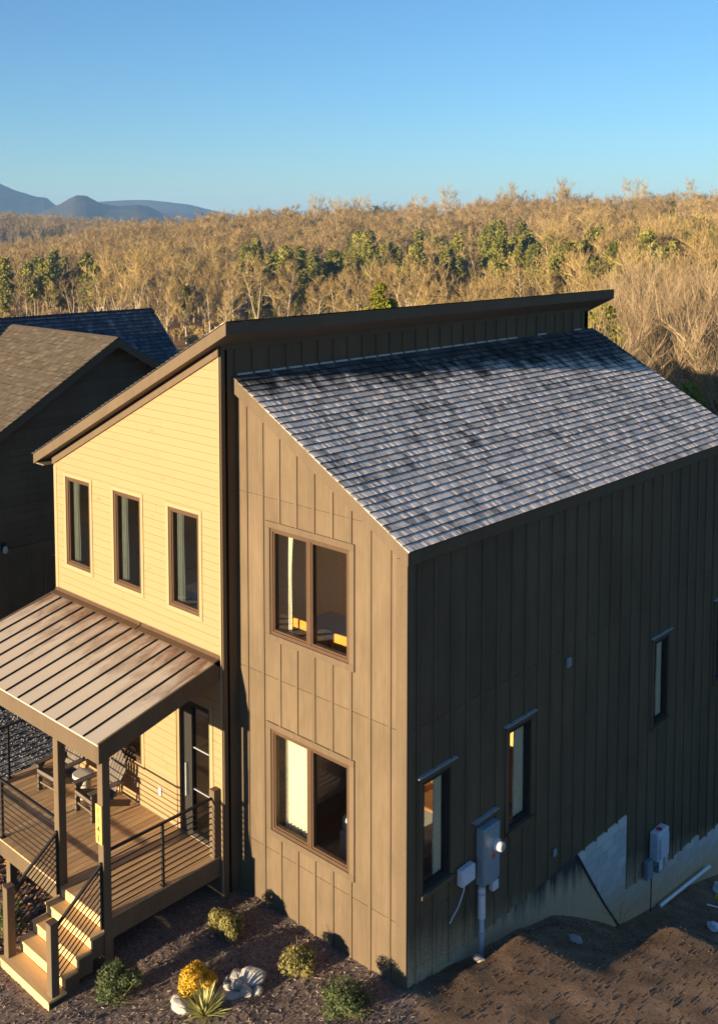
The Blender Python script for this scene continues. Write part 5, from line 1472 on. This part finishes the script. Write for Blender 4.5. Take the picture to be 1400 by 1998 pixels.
PINES = [(12, *pair(pine_tree, 'pine', M['pine_bark'], M['pine'], 500 + k, 12, 2.6, 13, 900, 0.75, 0.3 + 0.08*(k % 3), 0.8 + 0.5*(k % 2))) for k in range(5)]
GPINE = [(12, *pair(pine_tree, 'gold_pine', M['pine_bark'], M['pine_gold'], 600 + k, 12, 2.7, 14, 1000, 0.7, 0.2, 0.9)) for k in range(2)]
NPINE = (16, *pair(pine_tree, 'near_pine', M['pine_bark'], M['pine_gold'], 700, 16, 2.7, 24, 5200, 0.30, 0.4, 0.42))
NPINE2 = (12, *pair(pine_tree, 'near_dark_pine', M['pine_bark'], M['pine'], 710, 12, 4.0, 18, 4200, 0.34, 0.3, 1.4))

def plant(name, kind, x, y, sc, label, cat, group, rz=None):
    h, tm, cm = kind
    o = tag(empty(name, (x, y, height(x, y, False)), rng.uniform(0, 6.28) if rz is None else rz), label, cat, group)
    o.scale = (sc, sc, sc)
    link('trunk', tm, o); link('crown', cm, o)
    return o
def plant_to(top, name, kind, x, y, *a):
    plant(name, kind, x, y, (top - height(x, y, False))/kind[0], *a)
def at(px, s):
    p = CAM + (FWD + RGT*((px - 693.28)/FPX))*s
    return p.x, p.y
ROOFLINE = [(-60, 632), (297, 602), (345, 690), (440, 628), (1195, 563), (1198, 660), (1400, 790), (1500, 830)]
def visible(px, py): return py < table(ROOFLINE, px) - 4

# the wood on the hillside: places first, then the largest as single trees
spots = []
for k in range(5200):
    a = rng.uniform(-0.385, 0.385); px = 693.28 + a*FPX
    s0 = start_dist(a)
    s = s0 + (655 - s0)*rng.random()**0.72
    if rng.random() > min(1.0, s/420.0 + 0.25): continue
    x, y = at(px, s); z = height(x, y, False)
    kind = rng.randrange(10); sc = rng.uniform(0.68, 1.15)
    if mnoise.noise(Vector((x*0.022, y*0.022, 5.0))) < rng.uniform(-0.75, 0.15): continue
    if (470 < px < 1075 and 245 < s < 425) or (px < 200 and 255 < s < 370):
        if rng.random() < (0.86 if s < 350 else 0.6): continue
        sc *= 0.7
    if s > 560: sc *= 0.95
    top = 446 + FPX*(CAM.z - z - BARE[kind][0]*sc)/s
    if -70 < px < 1470 and visible(px, top): spots.append((BARE[kind][0]*sc/s, x, y, s, px, kind, sc))
spots.sort(reverse=True)
ZONES = [(120, 'at left picture edge'), (300, 'over the slate ridge'), (420, 'over the house gap'), (560, 'over the gable peak'), (720, 'left of the roof pine'), (880, 'over the roof middle'), (1040, 'below the evergreen band'), (1200, 'over the far roof end'), (1300, 'right of the roof end'), (3000, 'at right picture edge')]
def zone(px):
    for lim, t in ZONES:
        if px < lim: return t
for q, x, y, s, px, kind, sc in spots[:262]:
    look = ('wide forked bare tree' if kind % 3 == 0 else 'slender bare tree') if s >= 150 else 'bushy bare tree'
    if s < 150: sc = BARE[kind][0]*sc/11*0.85
    plant('bare_tree', NEARB[kind % 4] if s < 150 else BARE[kind], x, y, sc, '%s %s of the wood, %s' % (look, 'in front rows' if s < 330 else 'on upper slope', zone(px)), 'tree', 'bare trees of the wood ' + zone(px))

# evergreens among them
def pines(n, px0, px1, s0, s1, label, kinds=PINES, sc0=0.95, sc1=1.55):
    for k in range(n):
        px, s = rng.uniform(px0, px1), rng.uniform(s0, s1)
        x, y = at(px, s)
        sc = rng.uniform(sc0, sc1)
        size = 'small' if sc < sc0 + 0.35*(sc1 - sc0) else ('mid sized' if sc < sc0 + 0.7*(sc1 - sc0) else 'tall')
        plant('pine_tree', rng.choice(kinds), x, y, sc, '%s %s, %s' % (size, label, zone(px)), 'pine tree', label)
pines(26, 470, 700, 285, 360, 'green pine low in the wood')
pines(64, 690, 1070, 290, 400, 'green pine in the evergreen band')
pines(40, 1060, 1400, 200, 320, 'green pine among bare trees')
pines(18, -10, 195, 290, 360, 'green pine in the left part of the wood')
pines(22, 380, 1380, 430, 600, 'olive pine on the upper slope', PINES, 0.6, 1.0)
pines(5, 480, 640, 270, 300, 'yellow green pine at the wood foot', GPINE, 0.6, 0.85)
x, y = at(241, 330); plant('pine_tree', PINES[1], x, y, 1.1, 'lone dark round pine above the slate roof', 'pine tree', None)
x, y = at(264, 420); plant('pine_tree', PINES[2], x, y, 1.25, 'tall dark pine with open crown above the lone round pine', 'pine tree', None)
x, y = at(734, 610); plant('pine_tree', PINES[3], x, y, 1.35, 'dark pine breaking the skyline above the roof middle', 'pine tree', None)

for k in range(26):
    px, s = rng.uniform(420, 1400), rng.uniform(590, 640); x, y = at(px, s)
    plant('bare_tree', BARE[rng.choice((0, 3, 6, 9, 2))], x, y, rng.uniform(1.15, 1.5), 'tall bare tree breaking the skyline, ' + zone(px), 'tree', 'tall bare trees on the skyline')

# nearer trees just below the house
x, y = at(742, 62); plant_to(8.0, 'pine_tree', NPINE, x, y, 'yellow green pine top showing just over the upper roof', 'pine tree', None, 1.0)
x, y = at(1180, 66); plant_to(6.4, 'pine_tree', NPINE, x, y, 'yellow green pine beside the far end of the upper roof', 'pine tree', None, 2.0)
x, y = at(1350, 46); plant_to(4.2, 'pine_tree', NPINE2, x, y, 'dark pine branches low behind the right roof edge', 'pine tree', None, 0.5)
for k, (px, s, py) in enumerate([(1235, 74, 600), (1290, 66, 620), (1340, 80, 585), (1395, 70, 600), (1260, 56, 645), (1400, 52, 665), (1215, 92, 560), (1310, 100, 545), (1380, 110, 520), (1440, 88, 560), (1270, 118, 520), (1345, 60, 650)]):
    x, y = at(px, s)
    plant_to(CAM.z - (py - 446)*s/FPX, 'bare_tree', NEARB[k % 4], x, y, '%s pale bushy bare tree behind the right roof edge, %s' % ('low near' if s < 70 else ('mid height' if s < 95 else 'tall farther'), 'beside the upper roof end' if px < 1275 else ('halfway to the picture edge' if px < 1350 else 'at the picture edge')), 'tree', 'nearer bare trees behind the right roof edge')

# the rest of the wood: one mass
def instancer(name, pts, meshes, label, cat, s0, s1):
    col = bpy.data.collections.new(name + '_kinds')
    for i, ms_ in enumerate(meshes):
        bm = bmesh.new(); mats = []
        me = bpy.data.meshes.new('far_tree')
        mb = MB()
        vs, fs, mi, tn = [], [], [], []
        for j, m_ in enumerate(ms_):
            b = len(vs); vs += [tuple(v.co) for v in m_.vertices]
            at_ = m_.attributes['tone'].data
            for f_ in m_.polygons: fs.append([b + q for q in f_.vertices]); mi.append(j); tn.append(at_[f_.index].value)
            mats.append(m_.materials[0])
        bm.free()
        me.from_pydata(vs, [], fs)
        for m_ in mats: me.materials.append(m_)
        me.polygons.foreach_set('material_index', mi)
        a_ = me.attributes.new('tone', 'FLOAT', 'FACE'); a_.data.foreach_set('value', tn)
        o = bpy.data.objects.new('far_tree', me); col.objects.link(o)
    me = bpy.data.meshes.new(name); me.from_pydata(pts, [], [])
    ob = link(name, me)
    ng = bpy.data.node_groups.new(name, 'GeometryNodeTree')
    ng.interface.new_socket('Geometry', in_out='INPUT', socket_type='NodeSocketGeometry')
    ng.interface.new_socket('Geometry', in_out='OUTPUT', socket_type='NodeSocketGeometry')
    gi, go = ng.nodes.new('NodeGroupInput'), ng.nodes.new('NodeGroupOutput')
    mp = ng.nodes.new('GeometryNodeMeshToPoints'); ip = ng.nodes.new('GeometryNodeInstanceOnPoints')
    ci = ng.nodes.new('GeometryNodeCollectionInfo'); ci.inputs['Collection'].default_value = col
    ci.inputs['Separate Children'].default_value = True; ci.inputs['Reset Children'].default_value = True
    rv = ng.nodes.new('FunctionNodeRandomValue'); rv.data_type = 'FLOAT_VECTOR'
    rv.inputs[0].default_value = (-0.04, -0.04, 0); rv.inputs[1].default_value = (0.04, 0.04, 6.28)
    rs = ng.nodes.new('FunctionNodeRandomValue'); rs.data_type = 'FLOAT'; rs.inputs[2].default_value = s0; rs.inputs[3].default_value = s1; rs.inputs['Seed'].default_value = 3
    ip.inputs['Pick Instance'].default_value = True
    L = ng.links.new
    L(gi.outputs[0], mp.inputs[0]); L(mp.outputs[0], ip.inputs['Points']); L(ci.outputs[0], ip.inputs['Instance'])
    L(rv.outputs[0], ip.inputs['Rotation']); L(rs.outputs[1], ip.inputs['Scale']); L(ip.outputs[0], go.inputs[0])
    md = ob.modifiers.new('scatter', 'NODES'); md.node_group = ng
    return tag(ob, label, cat, kind='stuff')
FARB = []
for k in range(6):
    forked = k % 2 == 0; h = (16, 15, 17, 14, 16, 15)[k]
    FARB.append(pair(bare_tree, 'far', M['bark_pale'], M['twig_far'], 800 + k, h, h*0.33, 12, 520, 0.062, 0.6, 0.3, forked))
pts = [(x, y, height(x, y, False)) for q, x, y, s, px, kind, sc in spots[262:]]
for k in range(1100):
    a = rng.uniform(-0.38, -0.17); s = rng.uniform(1000, 1270); x, y = at(693.28 + a*FPX, s); pts.append((x, y, height(x, y, False)))
instancer('wood', pts, FARB + [(PINES[1][1], PINES[1][2])], 'brown winter wood covering the far hillside up to the skyline', 'wood', 0.72, 1.12)
BR = [pair(bare_tree, 'brush', M['twig'], M['twig'], 900 + k, 3.4, 1.5, 12, 420, 0.05, 0.9, 0.05, True) for k in range(3)]
pts = []
for k in range(3000):
    a = rng.uniform(-0.385, 0.385); s0 = start_dist(a); s = s0*0.85 + (560 - s0*0.85)*rng.random()**0.8
    x, y = at(693.28 + a*FPX, s); z = height(x, y, False)
    if visible(693.28 + a*FPX, 446 + FPX*(CAM.z - z - 4)/s): pts.append((x, y, z))
instancer('undergrowth', pts, BR, 'tan brushy undergrowth between the trees', 'undergrowth', 0.6, 1.3)

# ------------------------------------------------------------------ haze
mb = MB(); mb.box(gx[0] - 20, gx[-1] + 20, gy[0] - 12, gy[-1] + 20, -60, 235)
hz = mb.mesh('haze', [])
hm = bpy.data.materials.new('haze'); hm.use_nodes = True
hn = hm.node_tree.nodes; hn.clear()
ho = hn.new('ShaderNodeOutputMaterial'); hv = hn.new('ShaderNodeVolumePrincipled')
hv.inputs['Color'].default_value = (0.31, 0.57, 1.0, 1); hv.inputs['Density'].default_value = 0.00011; hv.inputs['Anisotropy'].default_value = 0.0
hm.node_tree.links.new(hv.outputs[0], ho.inputs['Volume'])
hz.materials.append(hm)
ho_ = link('haze', hz); tag(ho_, kind='stuff'); ho_.display_type = 'WIRE'
